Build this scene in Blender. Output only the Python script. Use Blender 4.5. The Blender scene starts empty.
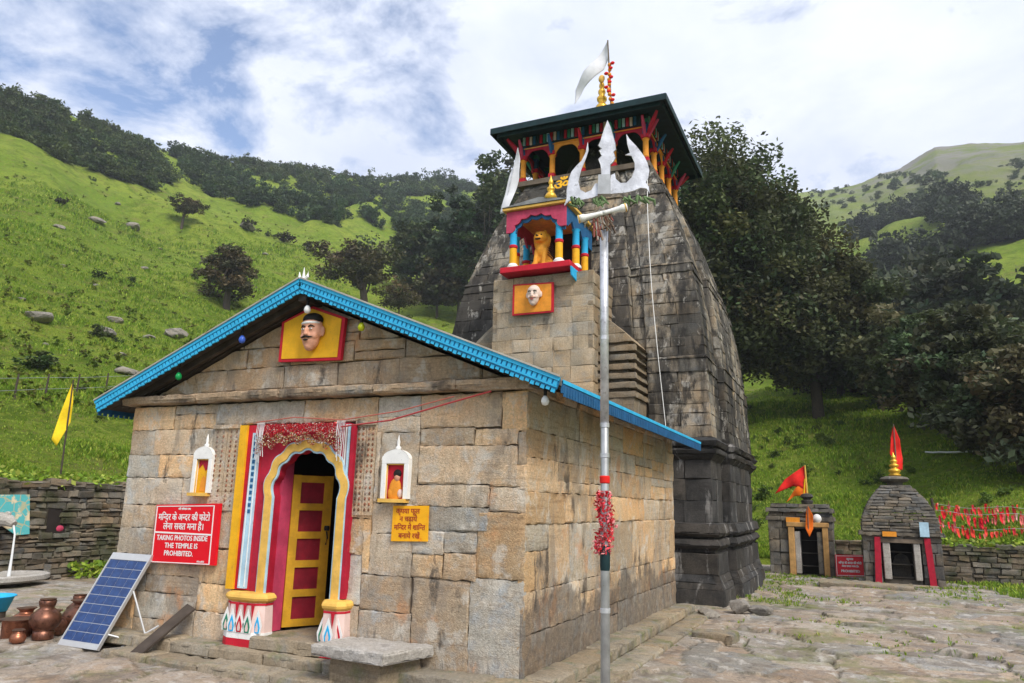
import bpy, bmesh, math, random
import numpy as np
from mathutils import Vector, Matrix

rng = np.random.default_rng(7)
random.seed(7)
sc = bpy.context.scene
COL = sc.collection

# ------------------------------------------------------------------ camera
FPX = 739.0
def _d(px, py):
    v = np.array([px - 512.0, -(py - 341.5), -FPX]); return v / np.linalg.norm(v)
_Y = _d(857, 513); _X = -_d(-1133, 464)
_Z = np.cross(_X, _Y); _Z /= np.linalg.norm(_Z); _X = np.cross(_Y, _Z)
CR = np.array([_X, _Y, _Z])
CAMP = np.array([3.13, -7.21, 1.60])
cam_d = bpy.data.cameras.new('camera'); cam = bpy.data.objects.new('camera', cam_d); COL.objects.link(cam)
cam_d.sensor_width = 36.0; cam_d.lens = FPX / 1024 * 36.0
cam_d.clip_start = 0.05; cam_d.clip_end = 3000
M4 = Matrix([list(CR[0]) + [CAMP[0]], list(CR[1]) + [CAMP[1]], list(CR[2]) + [CAMP[2]], [0, 0, 0, 1]])
cam.matrix_world = M4
sc.camera = cam

# ------------------------------------------------------------------ world, sun, exposure
SUN_DIR = Vector((0.62, -0.42, 0.78)).normalized()
sun_el = math.asin(SUN_DIR.z); sun_az = math.atan2(SUN_DIR.x, SUN_DIR.y)
W = bpy.data.worlds.new('World'); sc.world = W; W.use_nodes = True
wn = W.node_tree; wn.nodes.clear()
def WN(t, **k):
    n = wn.nodes.new(t)
    for a, b in k.items(): setattr(n, a, b)
    return n
wo = WN('ShaderNodeOutputWorld'); bg = WN('ShaderNodeBackground'); bg.inputs[1].default_value = 0.125
sky = WN('ShaderNodeTexSky', sky_type='NISHITA', sun_disc=False)
sky.sun_elevation = sun_el; sky.sun_rotation = sun_az; sky.altitude = 3000
tc = WN('ShaderNodeTexCoord')
sep = WN('ShaderNodeSeparateXYZ'); wn.links.new(tc.outputs['Generated'], sep.inputs[0])
ad = WN('ShaderNodeMath', operation='ADD'); ad.inputs[1].default_value = 0.22; wn.links.new(sep.outputs[2], ad.inputs[0])
mx = WN('ShaderNodeMath', operation='MAXIMUM'); mx.inputs[1].default_value = 0.08; wn.links.new(ad.outputs[0], mx.inputs[0])
dv = WN('ShaderNodeVectorMath', operation='DIVIDE')
cmb = WN('ShaderNodeCombineXYZ')
for i in range(3): wn.links.new(mx.outputs[0], cmb.inputs[i])
wn.links.new(tc.outputs['Generated'], dv.inputs[0]); wn.links.new(cmb.outputs[0], dv.inputs[1])
def cloud_noise(scale, detail, rough, loc, dist=0.0):
    mp = WN('ShaderNodeMapping'); mp.inputs['Location'].default_value = loc
    mp.inputs['Scale'].default_value = (1.0, 1.0, 0.0)
    wn.links.new(dv.outputs[0], mp.inputs[0])
    n = WN('ShaderNodeTexNoise'); n.inputs['Scale'].default_value = scale; n.inputs['Detail'].default_value = detail
    n.inputs['Roughness'].default_value = rough; n.inputs['Distortion'].default_value = dist
    wn.links.new(mp.outputs[0], n.inputs['Vector']); return n
n1 = cloud_noise(4.2, 9, 0.62, (3.1, 1.7, 0), 0.3)
n2 = cloud_noise(2.6, 8, 0.6, (9.0, 4.0, 0), 0.3)
# the cloud deck is thinner towards the left, where blue shows through
gd = WN('ShaderNodeVectorMath', operation='DOT_PRODUCT'); gd.inputs[1].default_value = Vector((-.72, .40, .56)).normalized(); wn.links.new(tc.outputs['Generated'], gd.inputs[0])
gr = WN('ShaderNodeMapRange'); gr.inputs['From Min'].default_value = .80; gr.inputs['From Max'].default_value = 1.0; gr.inputs['To Min'].default_value = .10; gr.inputs['To Max'].default_value = -.115; wn.links.new(gd.outputs['Value'], gr.inputs['Value'])
na = WN('ShaderNodeMath', operation='ADD'); wn.links.new(n1.outputs[0], na.inputs[0]); wn.links.new(gr.outputs[0], na.inputs[1])
rampc = WN('ShaderNodeValToRGB'); wn.links.new(na.outputs[0], rampc.inputs[0])
rampc.color_ramp.elements[0].position = 0.32; rampc.color_ramp.elements[0].color = (0.0, 0.0, 0.0, 1)
rampc.color_ramp.elements[1].position = 0.50; rampc.color_ramp.elements[1].color = (1, 1, 1, 1)
rampw = WN('ShaderNodeValToRGB'); wn.links.new(n2.outputs[0], rampw.inputs[0])
rampw.color_ramp.elements[0].position = 0.36; rampw.color_ramp.elements[0].color = (4.4, 4.8, 5.8, 1)
rampw.color_ramp.elements[1].position = 0.62; rampw.color_ramp.elements[1].color = (5.7, 5.95, 6.7, 1)
skm = WN('ShaderNodeMixRGB', blend_type='MULTIPLY'); skm.inputs[0].default_value = 1.0
skm.inputs[2].default_value = (1.4, 1.4, 1.4, 1); wn.links.new(sky.outputs[0], skm.inputs[1])
mixw = WN('ShaderNodeMixRGB'); wn.links.new(rampc.outputs[0], mixw.inputs[0])
wn.links.new(skm.outputs[0], mixw.inputs[1]); wn.links.new(rampw.outputs[0], mixw.inputs[2])
wn.links.new(mixw.outputs[0], bg.inputs[0]); wn.links.new(bg.outputs[0], wo.inputs[0])

sd = bpy.data.lights.new('sun', 'SUN'); sd.energy = 2.7; sd.angle = math.radians(20); sd.color = (1.0, 0.93, 0.82)
so = bpy.data.objects.new('sun', sd); COL.objects.link(so)
so.rotation_euler = SUN_DIR.to_track_quat('Z', 'Y').to_euler()
sc.view_settings.view_transform = 'Standard'; sc.view_settings.look = 'None'
sc.view_settings.gamma = 1.0; sc.view_settings.use_curve_mapping = False
sc.view_settings.exposure = 0.62
sc.cycles.max_bounces = 6; sc.cycles.diffuse_bounces = 3; sc.cycles.glossy_bounces = 2
sc.cycles.transparent_max_bounces = 4; sc.cycles.use_denoising = True

# ------------------------------------------------------------------ helpers
def tag(o, label=None, cat=None, group=None, kind=None):
    if label: o['label'] = label
    if cat: o['category'] = cat
    if group: o['group'] = group
    if kind: o['kind'] = kind
    return o
WLOC = {}
def thing(name, label, cat, loc=(0, 0, 0), group=None):
    o = bpy.data.objects.new(name, None); COL.objects.link(o); o.location = loc
    o.empty_display_size = 0.2; WLOC[o.name] = np.array(loc, float)
    return tag(o, label, cat, group)
KIDS = {}
def children(o): return KIDS.get(o.name, [])
def copy_tree(o, parent=None):
    c = o.copy(); COL.objects.link(c); c.parent = parent
    for ch in children(o): copy_tree(ch, c)
    return c

class MB:
    """collects shapes in world space; build() links them as ONE mesh object"""
    def __init__(s): s.v = []; s.f = []; s.t = []; s.m = []; s.n = 0
    def add(s, verts, faces, tint=(1, 1, 1), mi=0):
        verts = np.asarray(verts, float).reshape(-1, 3); b = s.n
        s.v.append(verts); s.n += len(verts)
        t = np.asarray(tint, float)
        s.t.append(np.broadcast_to(t, (len(verts), 3)) if t.ndim == 1 else t)
        for f in faces: s.f.append(tuple(b + i for i in f))
        s.m += [mi] * len(faces)
        return s
    def box(s, x0, x1, y0, y1, z0, z1, tint=(1, 1, 1), mi=0):
        v = [(x, y, z) for z in (z0, z1) for y in (y0, y1) for x in (x0, x1)]
        return s.add(v, [(0, 2, 3, 1), (4, 5, 7, 6), (0, 1, 5, 4), (2, 6, 7, 3), (0, 4, 6, 2), (1, 3, 7, 5)], tint, mi)
    def obox(s, c, ax, ay, az, tint=(1, 1, 1), mi=0):
        c = np.array(c, float); ax, ay, az = (np.array(a, float) for a in (ax, ay, az))
        v = [c + i * ax + j * ay + k * az for k in (-1, 1) for j in (-1, 1) for i in (-1, 1)]
        return s.add(v, [(0, 2, 3, 1), (4, 5, 7, 6), (0, 1, 5, 4), (2, 6, 7, 3), (0, 4, 6, 2), (1, 3, 7, 5)], tint, mi)
    def prism(s, poly, off, ext, ax=(1, 0, 0), ay=(0, 0, 1), tint=(1, 1, 1), mi=0):
        """polygon (in ax/ay) at off, extruded by vector ext; concave polygons are triangulated"""
        from mathutils.geometry import tessellate_polygon
        ax, ay, off, ext = (np.array(a, float) for a in (ax, ay, off, ext))
        p = np.array([off + a * ax + b * ay for a, b in poly]); n = len(p)
        tr = tessellate_polygon([[Vector((a, b, 0)) for a, b in poly]])
        fs = [tuple(t) for t in tr] + [tuple(n + i for i in reversed(t)) for t in tr]
        fs += [(i, (i + 1) % n, n + (i + 1) % n, n + i) for i in range(n)]
        return s.add(np.vstack([p, p + ext]), fs, tint, mi)
    def lathe(s, prof, c=(0, 0, 0), seg=20, tint=(1, 1, 1), mi=0, sx=1, sy=1, a0=0, a1=2 * math.pi):
        full = abs(a1 - a0 - 2 * math.pi) < 1e-6
        k = seg if full else seg + 1
        an = a0 + (a1 - a0) * np.arange(k) / seg
        v = [(c[0] + r * math.cos(a) * sx, c[1] + r * math.sin(a) * sy, c[2] + z) for r, z in prof for a in an]
        fs = []
        for i in range(len(prof) - 1):
            for j in range(seg):
                j2 = (j + 1) % k
                fs.append((i * k + j, i * k + j2, (i + 1) * k + j2, (i + 1) * k + j))
        if full and prof[0][0] > 1e-4: fs.append(tuple(range(k))[::-1])
        if full and prof[-1][0] > 1e-4: fs.append(tuple((len(prof) - 1) * k + j for j in range(k)))
        return s.add(v, fs, tint, mi)
    def tube(s, pts, rad, seg=8, tint=(1, 1, 1), mi=0):
        pts = [np.array(p, float) for p in pts]; n = len(pts)
        if np.isscalar(rad): rad = [rad] * n
        v = []
        for i, p in enumerate(pts):
            d = pts[min(i + 1, n - 1)] - pts[max(i - 1, 0)]; d /= (np.linalg.norm(d) + 1e-9)
            a = np.cross(d, (0, 0, 1.0)) if abs(d[2]) < .95 else np.cross(d, (1.0, 0, 0))
            a /= np.linalg.norm(a); b = np.cross(d, a)
            for j in range(seg):
                t = 2 * math.pi * j / seg; v.append(p + rad[i] * (math.cos(t) * a + math.sin(t) * b))
        fs = [(i * seg + j, i * seg + (j + 1) % seg, (i + 1) * seg + (j + 1) % seg, (i + 1) * seg + j) for i in range(n - 1) for j in range(seg)]
        fs += [tuple(range(seg))[::-1], tuple((n - 1) * seg + j for j in range(seg))]
        return s.add(v, fs, tint, mi)
    def ball(s, c, r, seg=16, rings=10, tint=(1, 1, 1), mi=0):
        r = (r, r, r) if np.isscalar(r) else r
        v = [(c[0], c[1], c[2] - r[2])]
        for i in range(1, rings):
            a = -math.pi / 2 + math.pi * i / rings
            for j in range(seg):
                b = 2 * math.pi * j / seg
                v.append((c[0] + r[0] * math.cos(a) * math.cos(b), c[1] + r[1] * math.cos(a) * math.sin(b), c[2] + r[2] * math.sin(a)))
        v.append((c[0], c[1], c[2] + r[2])); L = len(v) - 1
        fs = [(0, 1 + (j + 1) % seg, 1 + j) for j in range(seg)]
        for i in range(rings - 2):
            for j in range(seg):
                a = 1 + i * seg + j; b = 1 + i * seg + (j + 1) % seg
                fs.append((a, b, b + seg, a + seg))
        b0 = 1 + (rings - 2) * seg
        fs += [(b0 + j, b0 + (j + 1) % seg, L) for j in range(seg)]
        return s.add(v, fs, tint, mi)
    def mesh(s, name, off=np.zeros(3)):
        me = bpy.data.meshes.new(name)
        V = np.vstack(s.v) - off
        tot = np.array([len(f) for f in s.f], np.int32)
        flat = np.fromiter((i for f in s.f for i in f), np.int32, int(tot.sum()))
        fill_mesh(me, V, flat, tot, np.vstack(s.t), np.array(s.m, np.int32))
        return me
    def build(s, name, mats, parent=None, smooth=False, bevel=0, loc=None):
        off = np.zeros(3)
        if parent is not None: off = WLOC[parent.name]
        elif loc is not None: off = np.array(loc, float)
        me = s.mesh(name, off)
        for m in (mats if isinstance(mats, (list, tuple)) else [mats]): me.materials.append(m)
        me.polygons.foreach_set('use_smooth', [True] * len(me.polygons))
        if not smooth: me.set_sharp_from_angle(angle=math.radians(32))
        o = bpy.data.objects.new(name, me); COL.objects.link(o)
        if parent is not None: o.parent = parent; WLOC[o.name] = off; KIDS.setdefault(parent.name, []).append(o)
        elif loc is not None: o.location = loc; WLOC[o.name] = off
        else: WLOC[o.name] = off
        if bevel:
            b = o.modifiers.new('bevel', 'BEVEL'); b.width = bevel; b.segments = 2; b.limit_method = 'ANGLE'
        return o
def fill_mesh(me, V, flat, tot, tint=None, mi=None):
    me.vertices.add(len(V)); me.vertices.foreach_set('co', np.ascontiguousarray(V, np.float32).ravel())
    me.loops.add(len(flat)); me.loops.foreach_set('vertex_index', flat.astype(np.int32))
    st = np.zeros(len(tot), np.int32); st[1:] = np.cumsum(tot)[:-1]
    me.polygons.add(len(tot)); me.polygons.foreach_set('loop_start', st); me.polygons.foreach_set('loop_total', tot.astype(np.int32))
    if mi is not None: me.polygons.foreach_set('material_index', mi)
    me.update(calc_edges=True); me.validate()
    if tint is not None and len(me.vertices) == len(tint):
        a = me.color_attributes.new('tint', 'FLOAT_COLOR', 'POINT')
        a.data.foreach_set('color', np.ascontiguousarray(np.hstack([tint, np.ones((len(tint), 1))]), np.float32).ravel())

# value noise in numpy
_T = np.random.default_rng(3).random((256, 256))
def vn(x, y):
    xi = np.floor(x).astype(int); yi = np.floor(y).astype(int); fx = x - xi; fy = y - yi
    fx = fx * fx * (3 - 2 * fx); fy = fy * fy * (3 - 2 * fy)
    a = _T[xi & 255, yi & 255]; b = _T[(xi + 1) & 255, yi & 255]; c = _T[xi & 255, (yi + 1) & 255]; d = _T[(xi + 1) & 255, (yi + 1) & 255]
    return (a * (1 - fx) + b * fx) * (1 - fy) + (c * (1 - fx) + d * fx) * fy - 0.5
def fbm(x, y, o=4):
    r = 0; a = 1.0
    for i in range(o): r = r + a * vn(x * 2 ** i + 17.3 * i, y * 2 ** i + 5.1 * i); a *= 0.5
    return r

# rough stone block on the quad p00 p10 p11 p01, bulging along n
def block(mb, p00, p10, p11, p01, n, tint, depth=0.0, gap=0.006, step=0.08, rough=0.006, back=0.06, edge=0.012, mi=0):
    p00, p10, p11, p01, n = (np.array(a, float) for a in (p00, p10, p11, p01, n))
    lu = max(np.linalg.norm(p10 - p00), np.linalg.norm(p11 - p01)); lv = max(np.linalg.norm(p01 - p00), np.linalg.norm(p11 - p10))
    if lu < 0.02 or lv < 0.02: return
    nu = max(3, int(lu / step)); nv = max(3, int(lv / step))
    gu = min(gap / lu, .2); gv = min(gap / lv, .2)
    eu = min(0.018 / lu, .2); ev = min(0.018 / lv, .2)
    u = np.concatenate([[gu], np.linspace(gu + eu, 1 - gu - eu, nu - 1), [1 - gu]])
    v = np.concatenate([[gv], np.linspace(gv + ev, 1 - gv - ev, nv - 1), [1 - gv]])
    U, V = np.meshgrid(u, v)
    nz = rng.normal(0, 1, U.shape)
    low = rng.normal(0, 1, 4)
    lowf = low[0] * (U - .5) + low[1] * (V - .5) + low[2] * np.sin(U * 5 + low[3] * 3) * .4
    D = depth + rough * nz + rough * 1.2 * lowf
    border = np.zeros_like(U, bool); border[0] = border[-1] = True; border[:, 0] = border[:, -1] = True
    D = np.where(border, depth - edge + rough * nz * .6, D)
    wob = rough * 0.8
    Uj = U + np.where(border, rng.normal(0, wob, U.shape) / lu, 0); Vj = V + np.where(border, rng.normal(0, wob, U.shape) / lv, 0)
    P = (p00[None, None] * ((1 - Uj) * (1 - Vj))[..., None] + p10 * (Uj * (1 - Vj))[..., None] + p11 * (Uj * Vj)[..., None] + p01 * ((1 - Uj) * Vj)[..., None]) + n * D[..., None]
    r, c = U.shape
    idx = np.arange(r * c).reshape(r, c)
    faces = [(idx[i, j], idx[i, j + 1], idx[i + 1, j + 1], idx[i + 1, j]) for i in range(r - 1) for j in range(c - 1)]
    ring = list(idx[0, :]) + list(idx[1:, -1]) + list(idx[-1, -2::-1]) + list(idx[-2:0:-1, 0])
    pts = P.reshape(-1, 3); bk = pts[ring] - n * back; b0 = len(pts); L = len(ring)
    faces += [(ring[(k + 1) % L], ring[k], b0 + k, b0 + (k + 1) % L) for k in range(L)]
    mb.add(np.vstack([pts, bk]), faces, tint, mi)

def layout(u0, u1, v0, v1, hs, wmin, wmax, split=0.15):
    """irregular ashlar: list of rectangles"""
    out = []; v = v0; i = 0
    while v < v1 - 1e-4:
        h = hs[i % len(hs)] if not callable(hs) else hs(); i += 1
        h = min(h, v1 - v)
        if v1 - v - h < 0.08: h = v1 - v
        u = u0
        while u < u1 - 1e-4:
            w = random.uniform(wmin, wmax)
            if u1 - u - w < wmin * .6: w = u1 - u
            w = min(w, u1 - u)
            if random.random() < split and h > .22:
                k = random.uniform(.35, .65)
                out.append((u, u + w, v, v + h * k)); out.append((u, u + w, v + h * k, v + h))
            else: out.append((u, u + w, v, v + h))
            u += w
        v += h
    return out
def tint_of(base, var=0.14, hue=0.05):
    k = 1 + random.uniform(-var, var); h = random.uniform(-hue, hue)
    return (base[0] * k * (1 + h), base[1] * k, base[2] * k * (1 - h * 1.4))

# ------------------------------------------------------------------ materials
def new_mat(name):
    m = bpy.data.materials.new(name); m.use_nodes = True; nt = m.node_tree
    return m, nt, nt.nodes['Principled BSDF']
def nd(nt, t, ins=None, **k):
    n = nt.nodes.new(t)
    for a, b in k.items(): setattr(n, a, b)
    for a, b in (ins or {}).items():
        if isinstance(b, bpy.types.NodeSocket): nt.links.new(b, n.inputs[a])
        else: n.inputs[a].default_value = b
    return n
def noise_ramp(nt, vec, scale, lo, hi, detail=5, rough=.6, mscale=None, dist=0.0):
    if mscale is not None:
        mp = nd(nt, 'ShaderNodeMapping', {'Vector': vec, 'Scale': mscale}); vec = mp.outputs[0]
    n = nd(nt, 'ShaderNodeTexNoise', {'Vector': vec, 'Scale': scale, 'Detail': detail, 'Roughness': rough, 'Distortion': dist})
    r = nd(nt, 'ShaderNodeMapRange', {'Value': n.outputs[0], 'From Min': lo, 'From Max': hi})
    return r.outputs[0]
def mixc(nt, f, a, b, bt='MIX'):
    n = nt.nodes.new('ShaderNodeMixRGB'); n.blend_type = bt
    for i, x in enumerate((f, a, b)):
        if isinstance(x, bpy.types.NodeSocket): nt.links.new(x, n.inputs[i])
        elif i == 0: n.inputs[0].default_value = x
        else: n.inputs[i].default_value = (*x, 1)
    return n.outputs[0]
def plain(name, col, rough=.55, metal=0.0, var=.12, scale=6, bump=0.0, dirt=None, spec=.25):
    """painted or plain surface: slight wear and optional dirt blotches"""
    m, nt, b = new_mat(name)
    v = nd(nt, 'ShaderNodeTexCoord').outputs['Object']
    c = mixc(nt, noise_ramp(nt, v, scale, .35, .7), tuple(x * (1 - var) for x in col), tuple(min(1, x * (1 + var)) for x in col))
    if name.endswith('paint'):
        rough = max(rough, .62)
        c = mixc(nt, noise_ramp(nt, v, 22, .58, .70, 8, .75), c, tuple(x * .55 + .03 for x in col)); c = mixc(nt, noise_ramp(nt, v, 9, .66, .70, 9, .8), c, tuple(x * .5 + .22 for x in col))
    if dirt: c = mixc(nt, noise_ramp(nt, v, scale * 1.7, dirt[1], dirt[1] + .12, 8, .7), c, dirt[0])
    nt.links.new(c, b.inputs['Base Color'])
    b.inputs['Roughness'].default_value = rough; b.inputs['Metallic'].default_value = metal
    b.inputs['Specular IOR Level'].default_value = spec
    if bump:
        n = nd(nt, 'ShaderNodeTexNoise', {'Vector': v, 'Scale': scale * 6, 'Detail': 6})
        bp = nd(nt, 'ShaderNodeBump', {'Height': n.outputs[0], 'Strength': .5, 'Distance': bump})
        nt.links.new(bp.outputs[0], b.inputs['Normal'])
    return m
def stone(name, col, warm, grey, stains=(), scale=1.0, bump=.012, tint=True, rough=.9, extra=None, world=False):
    """weathered masonry: tint attribute x colour noise, lichen, streaks"""
    m, nt, b = new_mat(name)
    v = nd(nt, 'ShaderNodeNewGeometry').outputs['Position']
    c = mixc(nt, noise_ramp(nt, v, 1.6 * scale, .38, .66, 6, .65), col, warm)
    c = mixc(nt, noise_ramp(nt, v, 3.1 * scale, .5, .66, 7, .7, dist=.4), c, grey)
    fine = noise_ramp(nt, v, 38 * scale, .33, .70, 9, .78)
    c = mixc(nt, .72, c, mixc(nt, fine, (.45, .45, .45), (1.35, 1.35, 1.35)), 'MULTIPLY')
    if tint:
        t = nd(nt, 'ShaderNodeAttribute', attribute_name='tint')
        c = mixc(nt, 1.0, c, t.outputs['Color'], 'MULTIPLY')
    for (scol, sscale, ms, lo, hi, amt) in stains:
        f = noise_ramp(nt, v, sscale, lo, hi, 8, .68, ms, .3)
        mm = nd(nt, 'ShaderNodeMath', {0: f, 1: amt}, operation='MULTIPLY', use_clamp=True)
        c = mixc(nt, mm.outputs[0], c, scol)
    # bedding lines of the stone, running along or across each block
    bed1 = noise_ramp(nt, v, 3.0 * scale, .50, .64, 8, .75, (.6, .6, 9)); bed2 = noise_ramp(nt, v, 3.0 * scale, .52, .66, 8, .75, (8, 8, .7))
    pick = noise_ramp(nt, v, .9 * scale, .48, .52, 2, .5)
    bed = mixc(nt, pick, bed1, bed2); bedm = nd(nt, 'ShaderNodeMath', {0: bed, 1: .55}, operation='MULTIPLY')
    c = mixc(nt, bedm.outputs[0], c, mixc(nt, 1.0, c, (.55, .50, .46), 'MULTIPLY'))
    if extra: c = extra(nt, v, c)
    nt.links.new(c, b.inputs['Base Color']); b.inputs['Roughness'].default_value = rough
    b.inputs['Specular IOR Level'].default_value = .25
    n1 = nd(nt, 'ShaderNodeTexNoise', {'Vector': v, 'Scale': 14 * scale, 'Detail': 9, 'Roughness': .68})
    n2 = nd(nt, 'ShaderNodeTexNoise', {'Vector': v, 'Scale': 70 * scale, 'Detail': 4, 'Roughness': .6})
    s = nd(nt, 'ShaderNodeMath', {0: n1.outputs[0], 1: n2.outputs[0]}, operation='ADD')
    bp = nd(nt, 'ShaderNodeBump', {'Height': s.outputs[0], 'Strength': .8, 'Distance': bump})
    nt.links.new(bp.outputs[0], b.inputs['Normal'])
    return m
def leafmat(name, rough=.6):
    m, nt, b = new_mat(name)
    t = nd(nt, 'ShaderNodeAttribute', attribute_name='tint')
    k_ = 1.75 if name == 'leaves' else 1.45
    lc_ = mixc(nt, 1.0, t.outputs['Color'], (k_, k_, k_), 'MULTIPLY')
    nt.links.new(lc_, b.inputs['Base Color']); b.inputs['Roughness'].default_value = rough
    b.inputs['Specular IOR Level'].default_value = .3
    tr = nd(nt, 'ShaderNodeBsdfTranslucent', {'Color': lc_})
    ms = nd(nt, 'ShaderNodeMixShader', {0: .25 if name == 'leaves' else .42, 1: b.outputs[0], 2: tr.outputs[0]})
    nt.links.new(ms.outputs[0], nt.nodes['Material Output'].inputs[0])
    return m

def right_wall_stain(nt, v, c):
    # damp dark tide mark along the foot of the side wall, and a sooty drip by the corner
    s = nd(nt, 'ShaderNodeSeparateXYZ', {0: v})
    n = nd(nt, 'ShaderNodeTexNoise', {'Vector': v, 'Scale': 1.3, 'Detail': 8, 'Roughness': .66})
    nf = nd(nt, 'ShaderNodeTexNoise', {'Vector': nd(nt, 'ShaderNodeMapping', {'Vector': v, 'Scale': (1, 1, .35)}).outputs[0], 'Scale': 9, 'Detail': 8, 'Roughness': .7})
    l0 = nd(nt, 'ShaderNodeMath', {0: n.outputs[0], 1: 1.7, 2: -.46}, operation='MULTIPLY_ADD')
    lim = nd(nt, 'ShaderNodeMath', {0: nf.outputs[0], 1: .50, 2: l0.outputs[0]}, operation='MULTIPLY_ADD')
    df = nd(nt, 'ShaderNodeMath', {0: lim.outputs[0], 1: s.outputs[2]}, operation='SUBTRACT')
    f0 = nd(nt, 'ShaderNodeMapRange', {'Value': df.outputs[0], 'From Min': -.05, 'From Max': .09})
    sp = noise_ramp(nt, v, 11, .34, .62, 8, .75); sp2 = nd(nt, 'ShaderNodeMapRange', {'Value': sp, 'To Min': .60, 'To Max': 1.0})
    f = nd(nt, 'ShaderNodeMath', {0: f0.outputs[0], 1: sp2.outputs[0]}, operation='MULTIPLY')
    gx = nd(nt, 'ShaderNodeMath', {0: s.outputs[0], 1: -.035}, operation='GREATER_THAN')
    mm = nd(nt, 'ShaderNodeMath', {0: f.outputs[0], 1: gx.outputs[0]}, operation='MULTIPLY')
    mm2 = nd(nt, 'ShaderNodeMath', {0: mm.outputs[0], 1: .8}, operation='MULTIPLY')
    return mixc(nt, mm2.outputs[0], c, (.085, .072, .065))
M = {}
M['hall'] = stone('hall_stone', (.585, .475, .345), (.62, .43, .27), (.52, .48, .42),
                  stains=[((.62, .59, .53), 2.6, (1, 1, .8), .54, .61, .60), ((.28, .235, .19), 2.0, (1, 1, .4), .54, .62, .62), ((.60, .29, .13), 1.9, (1, 1, .7), .59, .66, .55), ((.085, .072, .062), 2.6, (1, 1, .3), .59, .66, .85)], bump=.018,
                  extra=right_wall_stain)
M['mortar'] = plain('mortar', (.17, .135, .105), .95, bump=.004)
M['cornice'] = stone('cornice_stone', (.42, .33, .24), (.46, .32, .20), (.30, .28, .25), stains=[((.06, .05, .045), 2.2, (1, 1, .8), .50, .64, .85)])
M['plinth'] = stone('plinth_stone', (.34, .29, .22), (.36, .28, .18), (.27, .26, .23), stains=[((.13, .15, .05), 3, (1, 1, 1), .52, .66, .7), ((.07, .06, .05), 2.4, (1, 1, 1), .56, .7, .7)])
M['bench'] = stone('bench_stone', (.46, .44, .41), (.44, .41, .37), (.52, .50, .48), stains=[((.16, .15, .14), 6, (1, 1, 1), .55, .7, .6)], tint=False)
M['tower'] = stone('tower_stone', (.33, .30, .25), (.36, .28, .19), (.25, .24, .22),
                   stains=[((.050, .047, .044), 1.0, (1, 1, .14), .43, .52, .92), ((.035, .033, .032), 3.2, (1, 1, .35), .51, .57, .85), ((.022, .021, .020), .45, (1, 1, .5), .50, .56, .75), ((.46, .44, .40), 3.6, (1, 1, .5), .58, .64, .65)])
M['towerbase'] = stone('tower_base_stone', (.055, .052, .05), (.08, .073, .068), (.035, .035, .035),
                       stains=[((.34, .33, .32), 2.6, (1, 1, .25), .56, .64, .75), ((.03, .03, .03), 1.6, (1, 1, .5), .5, .64, .8)])
M['suk'] = stone('porch_tower_stone', (.42, .36, .28), (.45, .34, .22), (.34, .32, .28),
                 stains=[((.06, .055, .05), 1.4, (1, 1, .4), .58, .70, .85), ((.52, .49, .44), 4, (1, 1, 1), .60, .72, .5)])
M['shrine'] = stone('shrine_stone', (.16, .15, .135), (.20, .17, .13), (.11, .11, .105),
                    stains=[((.34, .33, .31), 4, (1, 1, .6), .60, .72, .6), ((.03, .03, .03), 2.5, (1, 1, 1), .52, .66, .7)])
M['rubble'] = stone('rubble_stone', (.19, .165, .13), (.22, .17, .12), (.14, .135, .125),
                    stains=[((.05, .06, .025), 1.3, (1, 1, 1), .48, .62, .75), ((.40, .38, .35), 6, (1, 1, 1), .62, .74, .5)])
M['rock'] = stone('rock_stone', (.28, .26, .235), (.32, .28, .22), (.22, .21, .20), stains=[((.08, .075, .07), 2, (1, 1, 1), .52, .66, .6)], tint=False, scale=.6)
M['blue'] = plain('blue_paint', (.04, .45, .78), .45, var=.12, dirt=((.16, .24, .27), .66))
M['blue_mid'] = plain('mid_blue_paint', (.02, .20, .42), .5, var=.2)
M['blue_dark'] = plain('dark_blue_paint', (.02, .11, .26), .5, var=.2)
M['sky_blue'] = plain('sky_blue_paint', (.03, .42, .78), .4, var=.12)
M['pale_blue'] = plain('pale_blue_paint', (.42, .62, .76), .5, var=.15, dirt=((.10, .12, .25), .66))
M['yellow'] = plain('yellow_paint', (.80, .42, .015), .45, var=.12)
M['gold_paint'] = plain('ochre_paint', (.74, .45, .10), .45, var=.18, dirt=((.45, .25, .08), .62))
M['orange'] = plain('orange_paint', (.78, .30, .03), .5, var=.15, dirt=((.35, .16, .04), .64))
M['red'] = plain('red_paint', (.52, .012, .03), .4, var=.15, dirt=((.28, .01, .02), .62))
M['crimson'] = plain('crimson_paint', (.40, .012, .035), .45, var=.2, dirt=((.20, .01, .02), .6))
M['pink'] = plain('pink_paint', (.50, .055, .12), .5, var=.18, dirt=((.25, .03, .06), .62))
M['white'] = plain('white_paint', (.80, .80, .79), .5, var=.06, dirt=((.50, .49, .46), .64))
M['rose_white'] = plain('rose_white_paint', (.74, .56, .52), .5, var=.08, dirt=((.55, .40, .36), .64))
M['green'] = plain('green_paint', (.03, .22, .14), .5, var=.15)
M['teal_dark'] = plain('dark_teal', (.010, .032, .038), .6, var=.3)
M['black'] = plain('black_paint', (.012, .011, .010), .5)
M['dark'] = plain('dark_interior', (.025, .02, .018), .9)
M['wood'] = plain('weathered_wood', (.16, .125, .095), .8, var=.3, scale=5, bump=.004)
M['wood_dark'] = plain('dark_wood', (.07, .055, .045), .8, var=.3, scale=5, bump=.004)
M['slate'] = plain('slate', (.13, .135, .13), .7, var=.35, scale=4, bump=.006)
M['tin'] = plain('tin_roof', (.42, .40, .36), .55, var=.2, scale=3, dirt=((.25, .18, .12), .6))
M['sign_red'] = plain('sign_red_enamel', (.72, .006, .018), .35, var=.04)
M['sign_text'] = plain('sign_white_lettering', (.82, .80, .80), .4, var=.02)
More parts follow.
